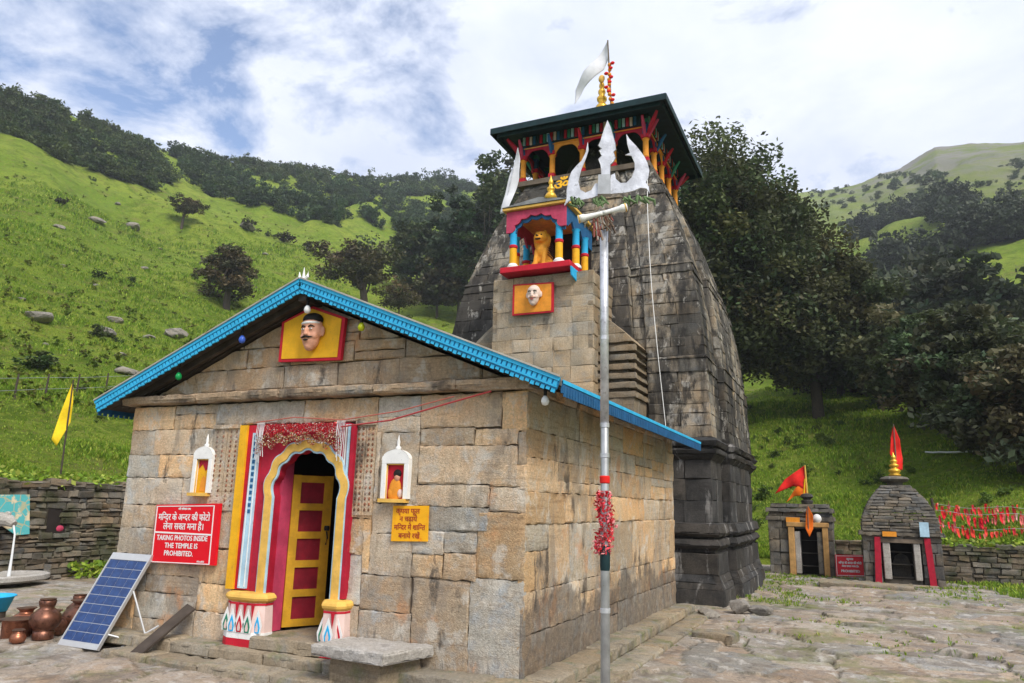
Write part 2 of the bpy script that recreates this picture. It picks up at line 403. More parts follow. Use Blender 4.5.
M['sign_yellow'] = plain('yellow_sign_board', (.86, .42, .012), .5, var=.1, dirt=((.80, .25, .01), .56))
M['sign_brown'] = plain('brown_lettering', (.42, .06, .02), .6, var=.2)
M['copper'] = plain('old_copper', (.36, .145, .085), .36, metal=.75, var=.3, scale=9, dirt=((.10, .05, .035), .56))
M['copper_dark'] = plain('dark_copper', (.20, .09, .06), .38, metal=.7, var=.35, scale=9, dirt=((.05, .03, .025), .54))
M['brass'] = plain('gilded_brass', (.80, .46, .06), .3, metal=.6, var=.15)
M['alu'] = plain('aluminium', (.62, .63, .64), .4, metal=.5, var=.06)
M['steel'] = plain('grey_steel', (.40, .41, .42), .4, metal=.55, var=.18, scale=12, dirt=((.20, .17, .14), .63))
M['silver'] = plain('silver_painted_iron', (.60, .61, .65), .36, metal=.55, var=.22, scale=14, dirt=((.26, .25, .25), .58), bump=.003)
M['skin'] = plain('painted_skin', (.66, .33, .22), .5, var=.12)
M['pale_skin'] = plain('pale_painted_skin', (.74, .58, .50), .55, var=.1)
M['lion'] = plain('orange_lion_paint', (.80, .36, .035), .5, var=.15, scale=9, dirt=((.25, .09, .02), .66))
M['cloth_red'] = plain('red_cloth', (.72, .02, .015), .8, var=.15)
M['cloth_orange'] = plain('orange_cloth', (.80, .16, .01), .8, var=.15)
M['cloth_yellow'] = plain('yellow_cloth', (.85, .60, .02), .8, var=.12)
M['cloth_white'] = plain('white_cloth', (.68, .69, .74), .8, var=.08)
M['cloth_green'] = plain('green_cloth', (.13, .20, .09), .85, var=.3, scale=14)
M['leaf'] = leafmat('leaves')
M['grassblade'] = leafmat('grass_blades', .7)
M['bark'] = stone('bark', (.11, .09, .07), (.13, .10, .075), (.07, .065, .06), tint=False, scale=2)
M['water'] = plain('splashing_water', (.80, .83, .85), .15, var=.05)

M['post'] = plain('ochre_timber', (.50, .29, .11), .7, var=.25)
def tinsel_mat():
    m, nt, b = new_mat('tinsel')
    t = nd(nt, 'ShaderNodeAttribute', attribute_name='tint')
    nt.links.new(t.outputs['Color'], b.inputs['Base Color']); b.inputs['Roughness'].default_value = .35; b.inputs['Metallic'].default_value = .25
    return m
M['tinsel'] = tinsel_mat()
def solar_mat():
    m, nt, b = new_mat('solar_cells')
    v = nd(nt, 'ShaderNodeTexCoord').outputs['Object']
    c = mixc(nt, noise_ramp(nt, v, 14, .40, .62, 3, .5), (.012, .040, .150), (.020, .062, .205))
    nt.links.new(c, b.inputs['Base Color']); b.inputs['Roughness'].default_value = .28
    return m
M['solar'] = solar_mat()
def board_mat():
    m, nt, b = new_mat('turquoise_painted_board')
    v = nd(nt, 'ShaderNodeTexCoord').outputs['Object']
    vo = nd(nt, 'ShaderNodeTexVoronoi', {'Vector': v, 'Scale': 4.5}, feature='DISTANCE_TO_EDGE')
    f = nd(nt, 'ShaderNodeMapRange', {'Value': vo.outputs[0], 'From Min': .02, 'From Max': .05})
    c = mixc(nt, f.outputs[0], (.45, .46, .30), (.10, .47, .50))
    c = mixc(nt, noise_ramp(nt, v, 4, .55, .62), c, (.74, .62, .42))
    nt.links.new(c, b.inputs['Base Color']); return m
M['board'] = board_mat()

# ------------------------------------------------------------------ terrain
GZ = -0.28
_sk = np.array([(-180, .40, 300), (-100, .46, 190), (-62.5, .455, 190), (-59, .452, 200), (-54.5, .44, 215), (-49.7, .436, 240), (-42.3, .448, 270), (-34.4, .449, 300),
                (-26, .447, 330), (-17.8, .435, 350), (-9.8, .415, 370), (-1.5, .420, 400), (1.2, .421, 400), (4.6, .432, 400), (6.9, .452, 400), (9.6, .446, 400), (12, .438, 400), (25, .41, 420), (180, .40, 300)])
_foot = np.array([(-13.75, -30), (-13.75, 13), (-8, 19.5), (0, 22), (4.9, 21.6), (5.6, 18.5), (13, 18.5), (26, 12), (40, -20)])
_footz = np.array([1.66, 1.66, .6, -.2, -.1, .72, .74, .8, .8])
_fa = []; 
for k in range(len(_foot) - 1):
    for t in np.linspace(0, 1, 60, endpoint=False):
        p = _foot[k] * (1 - t) + _foot[k + 1] * t
        dx, dy = p - CAMP[:2]; _fa.append((math.degrees(math.atan2(dx, dy)), math.hypot(dx, dy), _footz[k] * (1 - t) + _footz[k + 1] * t))
_fa = np.array(sorted(_fa))
_ag = np.linspace(-180, 180, 1441); _d0 = np.interp(_ag, _fa[:, 0], _fa[:, 1]); _zb = np.interp(_ag, _fa[:, 0], _fa[:, 2])
_kr = np.ones(29) / 29; _d0s = np.convolve(np.pad(_d0, 14, 'edge'), _kr, 'valid'); _zbs = np.convolve(np.pad(_zb, 14, 'edge'), _kr, 'valid')
_wl = np.clip((_ag + 40) / 15, 0, 1); _d0 = _d0 * (1 - _wl) + _d0s * _wl; _zb = _zb * (1 - _wl) + _zbs * _wl
_fa = np.column_stack([_ag, _d0, _zb])
def terrain(x, y, detail=True):
    x = np.asarray(x, float); y = np.asarray(y, float)
    dx = x - CAMP[0]; dy = y - CAMP[1]; d = np.hypot(dx, dy) + 1e-6; az = np.degrees(np.arctan2(dx, dy))
    E = np.interp(az, _sk[:, 0], _sk[:, 1]); D = np.interp(az, _sk[:, 0], _sk[:, 2])
    d0 = np.interp(az, _fa[:, 0], _fa[:, 1]); zb = np.interp(az, _fa[:, 0], _fa[:, 2])
    back = np.abs(az) > 100
    t0 = (zb - CAMP[2]) / d0
    s = np.clip(np.log(np.maximum(d, d0) / d0) / np.log(D / d0), 0, 1)
    p = np.interp(az, [-60, -40, -10, 0, 12], [1.02, .95, .85, .74, .74])
    z = CAMP[2] + np.minimum(d, D) * (t0 + (E - t0) * s ** p)
    z = np.where(d > D, z - (d - D) * .10, z)
    if detail:
        w = np.clip((d - d0) / 12, 0, 1)
        far = np.clip(1 - (d / D - .8) / .2, 0.32, 1)
        z = z + w * far * (fbm(x * .05, y * .05, 4) * .045 * np.minimum(d, 160) + fbm(x * .35, y * .35, 3) * .35)
        # low terraces trodden by cattle
        z = z + w * .10 * np.sin(z * 3.2 + fbm(x * .08, y * .08, 2) * 5)
    inside = (d < d0 - .05) | back
    return np.where(inside, np.where(back, -.34, -.42), z)
azs = np.concatenate([np.linspace(-180, -66, 60, endpoint=False), np.linspace(-66, 18, 520, endpoint=False), np.linspace(18, 180, 70)])
ds = np.concatenate([[0.3, 3, 6, 9], np.geomspace(10, 900, 380)])
A, Dd = np.meshgrid(np.radians(azs), ds)
TX = CAMP[0] + Dd * np.sin(A); TY = CAMP[1] + Dd * np.cos(A); TZ = terrain(TX, TY)
r_, c_ = TX.shape; idx = np.arange(r_ * c_).reshape(r_, c_)
q = np.stack([idx[:-1, :-1], idx[:-1, 1:], idx[1:, 1:], idx[1:, :-1]], -1).reshape(-1, 4)[:, ::-1]
me = bpy.data.meshes.new('hillside')
fill_mesh(me, np.stack([TX, TY, TZ], -1).reshape(-1, 3), q.ravel(), np.full(len(q), 4))
me.polygons.foreach_set('use_smooth', [True] * len(me.polygons))
def hill_mat():
    m, nt, b = new_mat('meadow')
    v = nd(nt, 'ShaderNodeNewGeometry').outputs['Position']
    c = mixc(nt, noise_ramp(nt, v, .07, .38, .62, 7, .65), (.155, .255, .022), (.255, .325, .042))
    c = mixc(nt, noise_ramp(nt, v, .6, .48, .68, 7, .7), c, (.105, .175, .016))
    c = mixc(nt, noise_ramp(nt, v, 2.6, .50, .74, 6, .7), c, (.28, .30, .05))
    c = mixc(nt, noise_ramp(nt, v, .16, .55, .66, 9, .75, (1, 1, 3.5)), c, (.20, .195, .06))
    c = mixc(nt, noise_ramp(nt, v, .35, .66, .72, 9, .75, (1, 1, 3)), c, (.26, .22, .17))
    c = mixc(nt, noise_ramp(nt, v, .33, .53, .58, 9, .75), c, (.125, .195, .018))
    c = mixc(nt, noise_ramp(nt, v, .9, .55, .60, 9, .78, (1, 1, 4)), c, (.17, .185, .04))
    fine = noise_ramp(nt, v, 5.0, .3, .7, 8, .75)
    c = mixc(nt, .6, c, mixc(nt, fine, (.62, .66, .6), (1.3, 1.25, 1.25)), 'MULTIPLY')
    # bare rock on the far high mountain
    s = nd(nt, 'ShaderNodeSeparateXYZ', {0: v})
    hz = nd(nt, 'ShaderNodeMapRange', {'Value': s.outputs[2], 'From Min': 85, 'From Max': 165})
    hx = nd(nt, 'ShaderNodeMapRange', {'Value': s.outputs[0], 'From Min': -20, 'From Max': 30})
    rk = noise_ramp(nt, v, .05, .47, .54, 10, .80, (1, 1, 1.8))
    f = nd(nt, 'ShaderNodeMath', {0: hz.outputs[0], 1: rk}, operation='MULTIPLY')
    f2 = nd(nt, 'ShaderNodeMath', {0: f.outputs[0], 1: hx.outputs[0]}, operation='MULTIPLY')
    f2 = nd(nt, 'ShaderNodeMath', {0: f2.outputs[0], 1: .9}, operation='MULTIPLY')
    c = mixc(nt, f2.outputs[0], c, mixc(nt, noise_ramp(nt, v, .2, .42, .58, 8, .75), (.12, .12, .11), (.28, .27, .26)))
    # duller, muted turf colour on the high mountain to the right
    hq = nd(nt, 'ShaderNodeMapRange', {'Value': s.outputs[2], 'From Min': 45, 'From Max': 110})
    dq = nd(nt, 'ShaderNodeMath', {0: hq.outputs[0], 1: hx.outputs[0]}, operation='MULTIPLY'); dq = nd(nt, 'ShaderNodeMath', {0: dq.outputs[0], 1: .75}, operation='MULTIPLY')
    c = mixc(nt, dq.outputs[0], c, mixc(nt, noise_ramp(nt, v, .06, .42, .58, 9, .75), (.13, .165, .05), (.19, .20, .09)))
    c = mixc(nt, f2.outputs[0], c, (.22, .21, .20))
    nt.links.new(c, b.inputs['Base Color']); b.inputs['Roughness'].default_value = .95; b.inputs['Specular IOR Level'].default_value = .1
    n1 = nd(nt, 'ShaderNodeTexNoise', {'Vector': v, 'Scale': 1.6, 'Detail': 10, 'Roughness': .72})
    bp = nd(nt, 'ShaderNodeBump', {'Height': n1.outputs[0], 'Strength': 1.0, 'Distance': .7})
    nt.links.new(bp.outputs[0], b.inputs['Normal']); return m
me.materials.append(hill_mat())
hill = bpy.data.objects.new('hillside', me); COL.objects.link(hill); tag(hill, kind='structure')

def at(px, py, dmin=14.0, dmax=700):
    """point of the terrain seen along a pixel's ray"""
    v = CR @ _d(px, py); h = math.hypot(v[0], v[1]); d = np.geomspace(dmin, dmax, 1600)
    x = CAMP[0] + v[0] / h * d; y = CAMP[1] + v[1] / h * d; z = CAMP[2] + v[2] / h * d
    t = terrain(x, y); hit = np.nonzero(t >= z)[0]
    if len(hit) == 0: return None
    i = hit[0]; return np.array([x[i], y[i], t[i]]), d[i]
def proj(P):
    q = (np.asarray(P, float) - CAMP) @ CR
    return 512 + FPX * q[..., 0] / -q[..., 2], 341.5 - FPX * q[..., 1] / -q[..., 2], -q[..., 2]

# ------------------------------------------------------------------ flagstone courtyard
gx = np.arange(-14.2, 11.0, .05); gy = np.arange(-8.5, 24.0, .05)
X, Yg = np.meshgrid(gx, gy)
def cells(X, Y, sx, sy, seed, jit=.42):
    g = np.random.default_rng(seed)
    J = g.random((200, 200, 2)) - .5; H = g.random((200, 200)); T = g.random((200, 200, 3))
    wx = X + .10 * vn(X * 2.1, Y * 2.1) * 2; wy = Y + .10 * vn(X * 2.3 + 40, Y * 2.3) * 2
    row = np.floor(wy / sy).astype(int)
    cx = wx / sx; cy = wy / sy
    f1 = np.full(X.shape, 9.0); f2 = np.full(X.shape, 9.0); hi = np.zeros(X.shape); ti = np.zeros(X.shape + (3,))
    ix = np.floor(cx).astype(int); iy = np.floor(cy).astype(int)
    for a in (-1, 0, 1):
        for b in (-1, 0, 1):
            i = (ix + a) % 200; j = (iy + b) % 200
            px = ix + a + .5 + J[i, j, 0] * 2 * jit; py = iy + b + .5 + J[i, j, 1] * 2 * jit
            d = np.sqrt(((cx - px) * sx) ** 2 + ((cy - py) * sy) ** 2)
            n = d < f1
            f2 = np.where(n, f1, np.minimum(f2, d)); f1 = np.where(n, d, f1)
            hi = np.where(n, H[i, j], hi); ti = np.where(n[..., None], T[i, j], ti)
    return f2 - f1, hi, ti
e1, h1, t1 = cells(X, Yg, .95, .62, 5)
e2, h2, t2 = cells(X, Yg, 1.25, .52, 6)
wr = (np.clip((X - .5) / 1.5, 0, 1))          # smaller, rougher stones in the side court
ed = np.where(wr > .5, e2, e1); hh = np.where(wr > .5, h2, h1); tt = np.where((wr > .5)[..., None], t2, t1)
crack = np.clip(1 - ed / np.where(wr > .5, .05, .045), 0, 1) * np.clip(.75 + 1.3 * fbm(X * .8, Yg * .8, 2), .15, 1)
Zg = GZ + (hh - .5) * np.where(wr > .5, .075, .05) - crack ** .7 * .045 + fbm(X * 6, Yg * 6, 3) * .012 + fbm(X * .5, Yg * .5, 3) * .08 * wr
Zg += wr * (np.round(fbm(X * .9, Yg * 4.5, 4) * 7) / 7 * .045 + fbm(X * 3, Yg * 9, 3) * .012)
Zg = np.minimum(Zg, GZ + .06)
tintv = .80 + .42 * tt[..., :1] * np.ones(3) + (tt[..., 1:2] - .5) * np.array([.18, 0, -.16])
r_, c_ = X.shape; idx = np.arange(r_ * c_).reshape(r_, c_)
q = np.stack([idx[:-1, :-1], idx[:-1, 1:], idx[1:, 1:], idx[1:, :-1]], -1).reshape(-1, 4)
me = bpy.data.meshes.new('flagstone_paving')
fill_mesh(me, np.stack([X, Yg, Zg], -1).reshape(-1, 3), q.ravel(), np.full(len(q), 4), tintv.reshape(-1, 3))
a = me.attributes.new('crack', 'FLOAT', 'POINT'); a.data.foreach_set('value', crack.ravel().astype(np.float32))
def paving_extra(nt, v, c):
    a = nd(nt, 'ShaderNodeAttribute', attribute_name='crack')
    dirt = mixc(nt, noise_ramp(nt, v, .9, .42, .60, 5, .6), (.055, .045, .03), (.07, .10, .015))
    c = mixc(nt, noise_ramp(nt, v, .55, .52, .64, 8, .72), c, (.19, .20, .075))
    return mixc(nt, a.outputs['Fac'], c, dirt)
M['paving'] = stone('paving_stone', (.36, .315, .265), (.38, .30, .225), (.33, .31, .295),
                    stains=[((.56, .53, .49), 4, (1, 1, 1), .55, .61, .6), ((.16, .135, .115), 1.7, (1, 1, 1), .52, .60, .65), ((.09, .08, .07), 7, (1, 1, 1), .58, .64, .6)], extra=paving_extra, bump=.02)
me.materials.append(M['paving'])
me.polygons.foreach_set('use_smooth', [True] * len(me.polygons)); me.set_sharp_from_angle(angle=math.radians(28))
pav = bpy.data.objects.new('flagstone_paving', me); COL.objects.link(pav); tag(pav, kind='structure')
def ground(x, y):
    i = int(np.clip(round((x + 14.2) / .05), 0, len(gx) - 1)); j = int(np.clip(round((y + 8.5) / .05), 0, len(gy) - 1)); return float(Zg[j, i])

# ------------------------------------------------------------------ front hall of the temple
X0, X1, YB = -6.0, 0.0, 7.05
HB, HT = -0.12, 2.80
RX = -2.95; SL = 0.408; RZ = 4.24          # roof ridge
def roof_z(x, below=0.0): return RZ - SL * abs(x - RX) - below
hall = thing('temple_hall', 'stone block front hall with blue edged gable roof and painted doorway', 'temple', (RX, 0, HB))
core = MB()
core.box(X0 + .05, -3.38, .05, .23, HB, HT).box(-2.28, X1 - .05, .05, .23, HB, HT).box(-3.38, -2.28, .05, .23, 2.2, HT)
core.box(X1 - .4, X1 - .05, .23, YB - .05, HB, HT + .2).box(X0 + .05, X0 + .4, .23, YB - .05, HB, HT + .2).box(X0 + .4, X1 - .4, YB - .4, YB - .05, HB, HT + .2)
core.build('inner_wall', M['mortar'], hall)
HBASE = (1, 1, 1)
fm = MB()
def wall_rect(rects, y=0.0):
    for u0, u1, v0, v1 in rects:
        block(fm, (u0, y, v0), (u1, y, v0), (u1, y, v1), (u0, y, v1), (0, -1, 0), tint_of(HBASE, .27, .17), random.uniform(-.010, .007), step=.05, rough=.006, gap=.0035, edge=.007)
# right of the doorway: courses set by eye
hs1 = [.93, .36, .42, .26, .36, .36, .26]
R = [(-2.0, -1.32, HB, .42), (-2.0, -1.35, .42, .80), (-1.32, -.62, HB, .80), (-.62, 0, HB, .84),
     (-1.35, -.95, .80, 1.05), (-.95, -.55, .80, 1.08), (-1.9, -1.35, .80, 1.25), (-.55, 0, .84, 1.52), (-.95, -.55, 1.08, 1.30), (-1.35, -.95, 1.05, 1.30),
     (-1.9, -1.35, 1.25, 1.58), (-1.35, -.42, 1.30, 1.56), (-.42, 0, 1.52, 1.78), (-1.35, -.42, 1.56, 1.80), (-.42, 0, 1.78, 2.02),
     (-1.32, -.10, 1.80, 2.22), (-1.9, -1.84, 1.58, 2.40), (-.10, 0, 2.02, 2.36), (-1.32, -.62, 2.22, 2.42), (-.62, -.10, 2.22, 2.40),
     (-1.9, -1.32, 2.38, 2.56), (-1.32, -.30, 2.42, HT), (-.30, 0, 2.38, HT), (-1.9, -1.32, 2.56, HT), (-2.0, -1.9, .80, 1.4)]
R += [(-1.84, -1.32, 1.58, 2.38)]
wall_rect(R)
wall_rect(layout(X0, -4.45, HB, HT, [.50, .46, .34, .30, .36, .30, .34, .40], .45, 1.1, .12))
wall_rect(layout(-4.45, -3.9, HB, .55, [.34, .33], .4, .7, 0)); wall_rect(layout(-4.45, -3.96, .55, 1.45, [.42, .48], .5, .7, 0)); wall_rect(layout(-2.2, -1.9, 1.4, 1.5, [.1], .3, .4, 0))
wall_rect([(-4.45, -3.0, 2.52, HT), (-3.0, -1.9, 2.52, HT), (-2.2, -2.0, HB, .45), (-2.2, -2.0, .45, 1.0), (-2.2, -2.0, 1.0, 1.4)])
fm.build('front_wall', M['hall'], hall)
sm = MB()
for y0, y1, z0, z1 in layout(.012, YB, HB, HT + .12, [.42, .42, .68, .34, .36, .30, .40], .55, 1.25, .22):
    block(sm, (0, y0, z0), (0, y1, z0), (0, y1, z1), (0, y0, z1), (1, 0, 0), tint_of((1.04, .98, .90), .22, .14), random.uniform(-.008, .006), step=.06, rough=.006, gap=.003, edge=.006)
sm.build('side_wall', M['hall'], hall)
lm = MB()
for y0, y1, z0, z1 in layout(.012, YB, HB, HT + .12, [.5, .45, .4], .6, 1.2, .1):
    block(lm, (X0, y1, z0), (X0, y0, z0), (X0, y0, z1), (X0, y1, z1), (-1, 0, 0), tint_of(HBASE, .15), 0, step=.2)
lm.build('side_wall', M['hall'], hall)
# lintel band and cornice ledge under the gable
cm = MB()
xs = [X0 - .10, -4.7, -3.3, -1.9, -.8, X1 + .08]
for a, b in zip(xs[:-1], xs[1:]):
    block(cm, (a, -.14, HT + .02), (b, -.14, HT + .02), (b, -.16, HT + .13), (a, -.16, HT + .13), (0, -1, 0), tint_of(HBASE, .12), 0, step=.07, back=.3, rough=.006)
    block(cm, (a, -.16, HT + .13), (b, -.16, HT + .13), (b, .3, HT + .16), (a, .3, HT + .16), (0, 0, 1), tint_of(HBASE, .12), 0, step=.1, back=.05)
    block(cm, (a, .3, HT + .015), (b, .3, HT + .015), (b, -.14, HT + .02), (a, -.14, HT + .02), (0, 0, -1), tint_of(HBASE, .12), 0, step=.1, back=.05)
cm.build('cornice', M['cornice'], hall)
# gable stones, trimmed under the rafters
gm = MB()
for u0, u1, v0, v1 in layout(X0 + .1, X1 - .1, HT + .16, 4.2, [.30, .26, .28, .34, .3], .6, 1.25, .1):
    block(gm, (u0, .03, v0), (u1, .03, v0), (u1, .03, v1), (u0, .03, v1), (0, -1, 0), tint_of((.84, .80, .76), .15, .06), random.uniform(-.01, .008), step=.08, back=.2)
gm.box(X0 + .1, X1 - .1, .09, .35, HT + .16, 4.2, (.3, .3, .3))
gobj = gm.build('gable', M['hall'], hall)
bm = bmesh.new(); bm.from_mesh(gobj.data)
for s in (-1, 1):
    nrm = Vector((s * SL, 0, 1)).normalized(); pt = Vector((0, 0, RZ - .20 - HB))
    bmesh.ops.bisect_plane(bm, geom=bm.verts[:] + bm.edges[:] + bm.faces[:], plane_co=pt, plane_no=nrm, clear_outer=True)
bm.to_mesh(gobj.data); bm.free()
# roof: two slopes of boards and tin, rafters below
rf = MB(); YF, YR = -.30, 7.15
EXL, EXR = RX - 3.45, RX + 3.45
for s, ex in ((-1, EXL), (1, EXR)):
    a = np.array([RX, 0, RZ]); e = np.array([ex, 0, roof_z(ex)])
    poly = [(RX, RZ), (ex, roof_z(ex)), (ex, roof_z(ex) - .05), (RX, RZ - .05)]
    rf.prism(poly, (0, YF, 0), (0, YR - YF, 0), tint=(1, 1, 1))
roof = rf.build('roof', M['slate'], hall)
un = MB()
for s, ex in ((-1, EXL + .02), (1, EXR - .02)):
    k = 0; y = YF + .02
    while y < YR - .1:
        w = random.uniform(.16, .24); y1 = min(y + w - .008, YR - .05)
        tn = tint_of((1, 1, 1), .25)
        un.prism([(RX, RZ - .052), (ex, roof_z(ex) - .052), (ex, roof_z(ex) - .075), (RX, RZ - .075)], (0, y, 0), (0, y1 - y, 0), tint=tn)
        y += w
    for yy in (-.12, .0, 1.6, 3.2, 4.8, 6.4):
        un.prism([(RX, RZ - .077), (ex - s * .25, roof_z(ex - s * .25) - .077), (ex - s * .25, roof_z(ex - s * .25) - .16), (RX, RZ - .17)], (0, yy, 0), (0, .07, 0))
un.prism([(RX - .06, RZ - .10), (RX + .06, RZ - .10), (RX + .06, RZ - .24), (RX - .06, RZ - .24)], (0, YF + .03, 0), (0, .6, 0))
un.build('roof_boards', M['wood_dark'], roof)
def barge(sgn, ex):
    b = MB(); L = math.hypot(ex - RX, roof_z(ex) - RZ); ux = np.array([(ex - RX) / L, 0, (roof_z(ex) - RZ) / L]); uz = np.array([ux[2] * -sgn, 0, ux[0] * sgn])
    O = np.array([RX, YF, RZ + .02])
    def bx(s0, s1, z0, z1, y0, y1, mi):
        c = O + ux * (s0 + s1) / 2 + uz * (z0 + z1) / 2 + np.array([0, (y0 + y1) / 2, 0])
        b.obox(c, ux * (s1 - s0) / 2, np.array([0, (y1 - y0) / 2, 0]), uz * (z1 - z0) / 2, mi=mi)
    bx(0, L, -.118, .0, -.025, .0, 0)
    bx(0, L, -.028, .012, -.045, -.025, 1); bx(0, L, -.100, -.082, -.035, -.025, 1)
    n = int(L / .062)
    for i in range(n):
        s = (i + .15) * L / n
        bx(s, s + .042, -.085, -.032, -.036, -.025, 1)
        bx(s, s + .044, -.148 - .010 * (i % 2), -.118, -.024, -.004, 1)
    bx(0, L, .012, .03, -.06, .02, 2)
    return b
for sgn, ex in ((-1, EXL), (1, EXR)):
    barge(sgn, ex).build('barge_board', [M['blue_mid'], M['blue'], M['tin']], roof)
for ex, s in ((EXR, 1), (EXL, -1)):
    b = MB(); ze = roof_z(ex) + .01
    b.box(ex - .012, ex + .012, YF + .02, YR, ze - .13, ze - .005, mi=0)
    b.box(ex + s * .012 - .008, ex + s * .012 + .008, YF + .02, YR, ze - .035, ze + .004, mi=1)
    y = YF + .05
    while y < YR - .05:
        b.box(ex - .008 + s * .012, ex + .008 + s * .012, y, y + .05, ze - .165, ze - .06, mi=0); y += .085
    b.build('eave_board', [M['blue_dark'], M['blue']], roof)
# plinth steps round the hall
pm = MB()
def step_run(x0, x1, y0, y1, z0, z1, alongx, n):
    cuts = np.linspace(0, 1, n + 1); cuts[1:-1] += rng.uniform(-.25, .25, n - 1) / n
    for a, b in zip(cuts[:-1], cuts[1:]):
        tn = tint_of(HBASE, .16)
        if alongx: xa, xb, ya, yb = x0 + (x1 - x0) * a, x0 + (x1 - x0) * b, y0, y1
        else: xa, xb, ya, yb = x0, x1, y0 + (y1 - y0) * a, y0 + (y1 - y0) * b
        dz = random.uniform(-.012, .008)
        block(pm, (xa, ya, z1 + dz), (xb, ya, z1 + dz), (xb, yb, z1 + dz), (xa, yb, z1 + dz), (0, 0, 1), tn, 0, step=.08, back=.02, gap=.004)
        block(pm, (xa, ya, z0), (xb, ya, z0), (xb, ya, z1 + dz), (xa, ya, z1 + dz), (0, -1, 0), tn, 0, step=.08, back=.05, gap=.004)
        block(pm, (xb, ya, z0), (xb, yb, z0), (xb, yb, z1 + dz), (xb, ya, z1 + dz), (1, 0, 0), tn, 0, step=.08, back=.05, gap=.004)
step_run(X0 - .1, .34, -.34, 0.05, -.22, -.085, True, 8); step_run(-5.2, .66, -.66, -.30, -.40, -.215, True, 7)
step_run(-.02, .34, .05, YB, -.22, -.085, False, 7); step_run(.30, .66, -.3, YB + .1, -.40, -.215, False, 8)
pm.build('plinth', M['plinth'], hall)
# carved pilasters beside the doorway
for xa, xb in ((-4.43, -4.20), (-4.19, -3.98), (-2.17, -2.04), (-2.03, -1.90)):
    p = MB(); p.box(xa, xb, -.02, .06, 1.44, 2.50)
    for i in range(16):
        z = 1.50 + i * .062
        for fx in (.28, .72):
            p.ball((xa + (xb - xa) * fx, -.021, z), (.016, .008, .020), 6, 4, tint=(.62, .32, .26) if (i % 3) else (.35, .22, .18))
    p.box(xa - .005, xb + .005, -.045, -.02, 2.47, 2.52)
    p.build('carved_pilaster', M['hall'], hall)
# --- painted doorway
door_z, sx0, sx1 = .06, -3.30, -2.36
cxm, hw = (sx0 + sx1) / 2, (sx1 - sx0) / 2
def arch_curve(off=0.0, n=9):
    pts = [(sx0 - off, door_z)] + [(sx0 - off, z) for z in np.linspace(.5, 1.62, 6)]
    # five cusps
    cz = 1.62
    lobes = 7; ctr = []
    for k in range(lobes):
        a0 = math.pi - math.pi * k / lobes; a1 = math.pi - math.pi * (k + 1) / lobes
        for j in range(1, n):
            a = a0 + (a1 - a0) * j / n
            bul = .042 * math.sin(math.pi * j / n)
            r = 1.0
            pts.append((cxm + (hw + off + bul) * math.cos(a), cz + (.52 + off + bul) * math.sin(a) ** .92))
    pts += [(sx1 + off, z) for z in np.linspace(1.62, .5, 6)] + [(sx1 + off, door_z)]
    return pts
inn = arch_curve(0.0)
def strip(mb, A_, B_, y0, y1, tint=(1, 1, 1), mi=0):
    n = len(A_)
    v = [(x, y, z) for (x, z) in A_ for y in (y0, y1)] + [(x, y, z) for (x, z) in B_ for y in (y0, y1)]
    f = []
    for i in range(n - 1):
        a, a2, b, b2 = 2 * i, 2 * i + 2, 2 * n + 2 * i, 2 * n + 2 * i + 2
        f += [(a, a2, b2, b), (a + 1, b + 1, b2 + 1, a2 + 1), (a, a + 1, a2 + 1, a2), (b, b2, b2 + 1, b + 1)]
    f += [(0, 2 * n, 2 * n + 1, 1), (2 * n - 2, 2 * n - 1, 4 * n - 1, 4 * n - 2)]
    mb.add(v, f, tint, mi)
def outer_map(pts):
    out = []
    for x, z in pts:
        if z <= 1.62: out.append((-3.56 if x < cxm else -2.215, z))
        else:
            dx, dz = x - cxm, z - 1.62; l, r_, t = cxm + 3.56, -2.215 - cxm, 2.50 - 1.62
            k = min((l if dx < 0 else r_) / max(abs(dx), 1e-6), t / max(dz, 1e-6)); out.append((cxm + dx * k, 1.62 + dz * k))
    return out
portal = MB(); strip(portal, inn, outer_map(inn), -.05, .06)
portal.build('door_surround', M['crimson'], hall)
g = MB(); strip(g, arch_curve(.025), arch_curve(.125), -.085, -.05); g.build('arch_moulding', M['gold_paint'], hall)
g = MB(); strip(g, arch_curve(.0), arch_curve(.024), -.07, -.05); strip(g, arch_curve(.126), arch_curve(.142), -.075, -.05); g.build('arch_edging', M['pale_blue'], hall)
s_ = MB(); s_.prism([(-3.92, .52), (-3.80, .52), (-3.82, 2.50), (-3.94, 2.50)], (0, -.075, 0), (0, .13, 0)); s_.build('jamb_strip', M['yellow'], hall)
s_ = MB(); s_.prism([(-3.80, .52), (-3.56, .52), (-3.56, 2.50), (-3.82, 2.50)], (0, -.045, 0), (0, .1, 0)); s_.build('jamb_strip', M['red'], hall)
s_ = MB(); s_.prism([(-3.725, .54), (-3.60, .54), (-3.605, 2.40), (-3.715, 2.40)], (0, -.078, 0), (0, .032, 0))
ss = s_.build('jamb_strip', M['pale_blue'], hall)
for i in range(13):
    dd = MB(); z = 1.42 + i * .075; dd.box(-3.68, -3.64, -.083, -.078, z, z + .045); dd.build('painted_mark', M['blue_dark'], ss)
dd = MB()
for xx in (-3.70, -3.62): dd.box(xx - .006, xx + .006, -.084, -.078, .56, 2.38)
dd.build('painted_line', M['white'], ss)
for xa, xb, m_, yy in ((-2.215, -2.165, 'crimson', -.07), (-2.262, -2.235, 'pale_blue', -.072), (-2.305, -2.285, 'white', -.06)):
    s_ = MB(); s_.box(xa, xb, yy, -.045 if xa < -2.22 else .06, .52, 2.48); s_.build('jamb_strip', M[m_], hall)
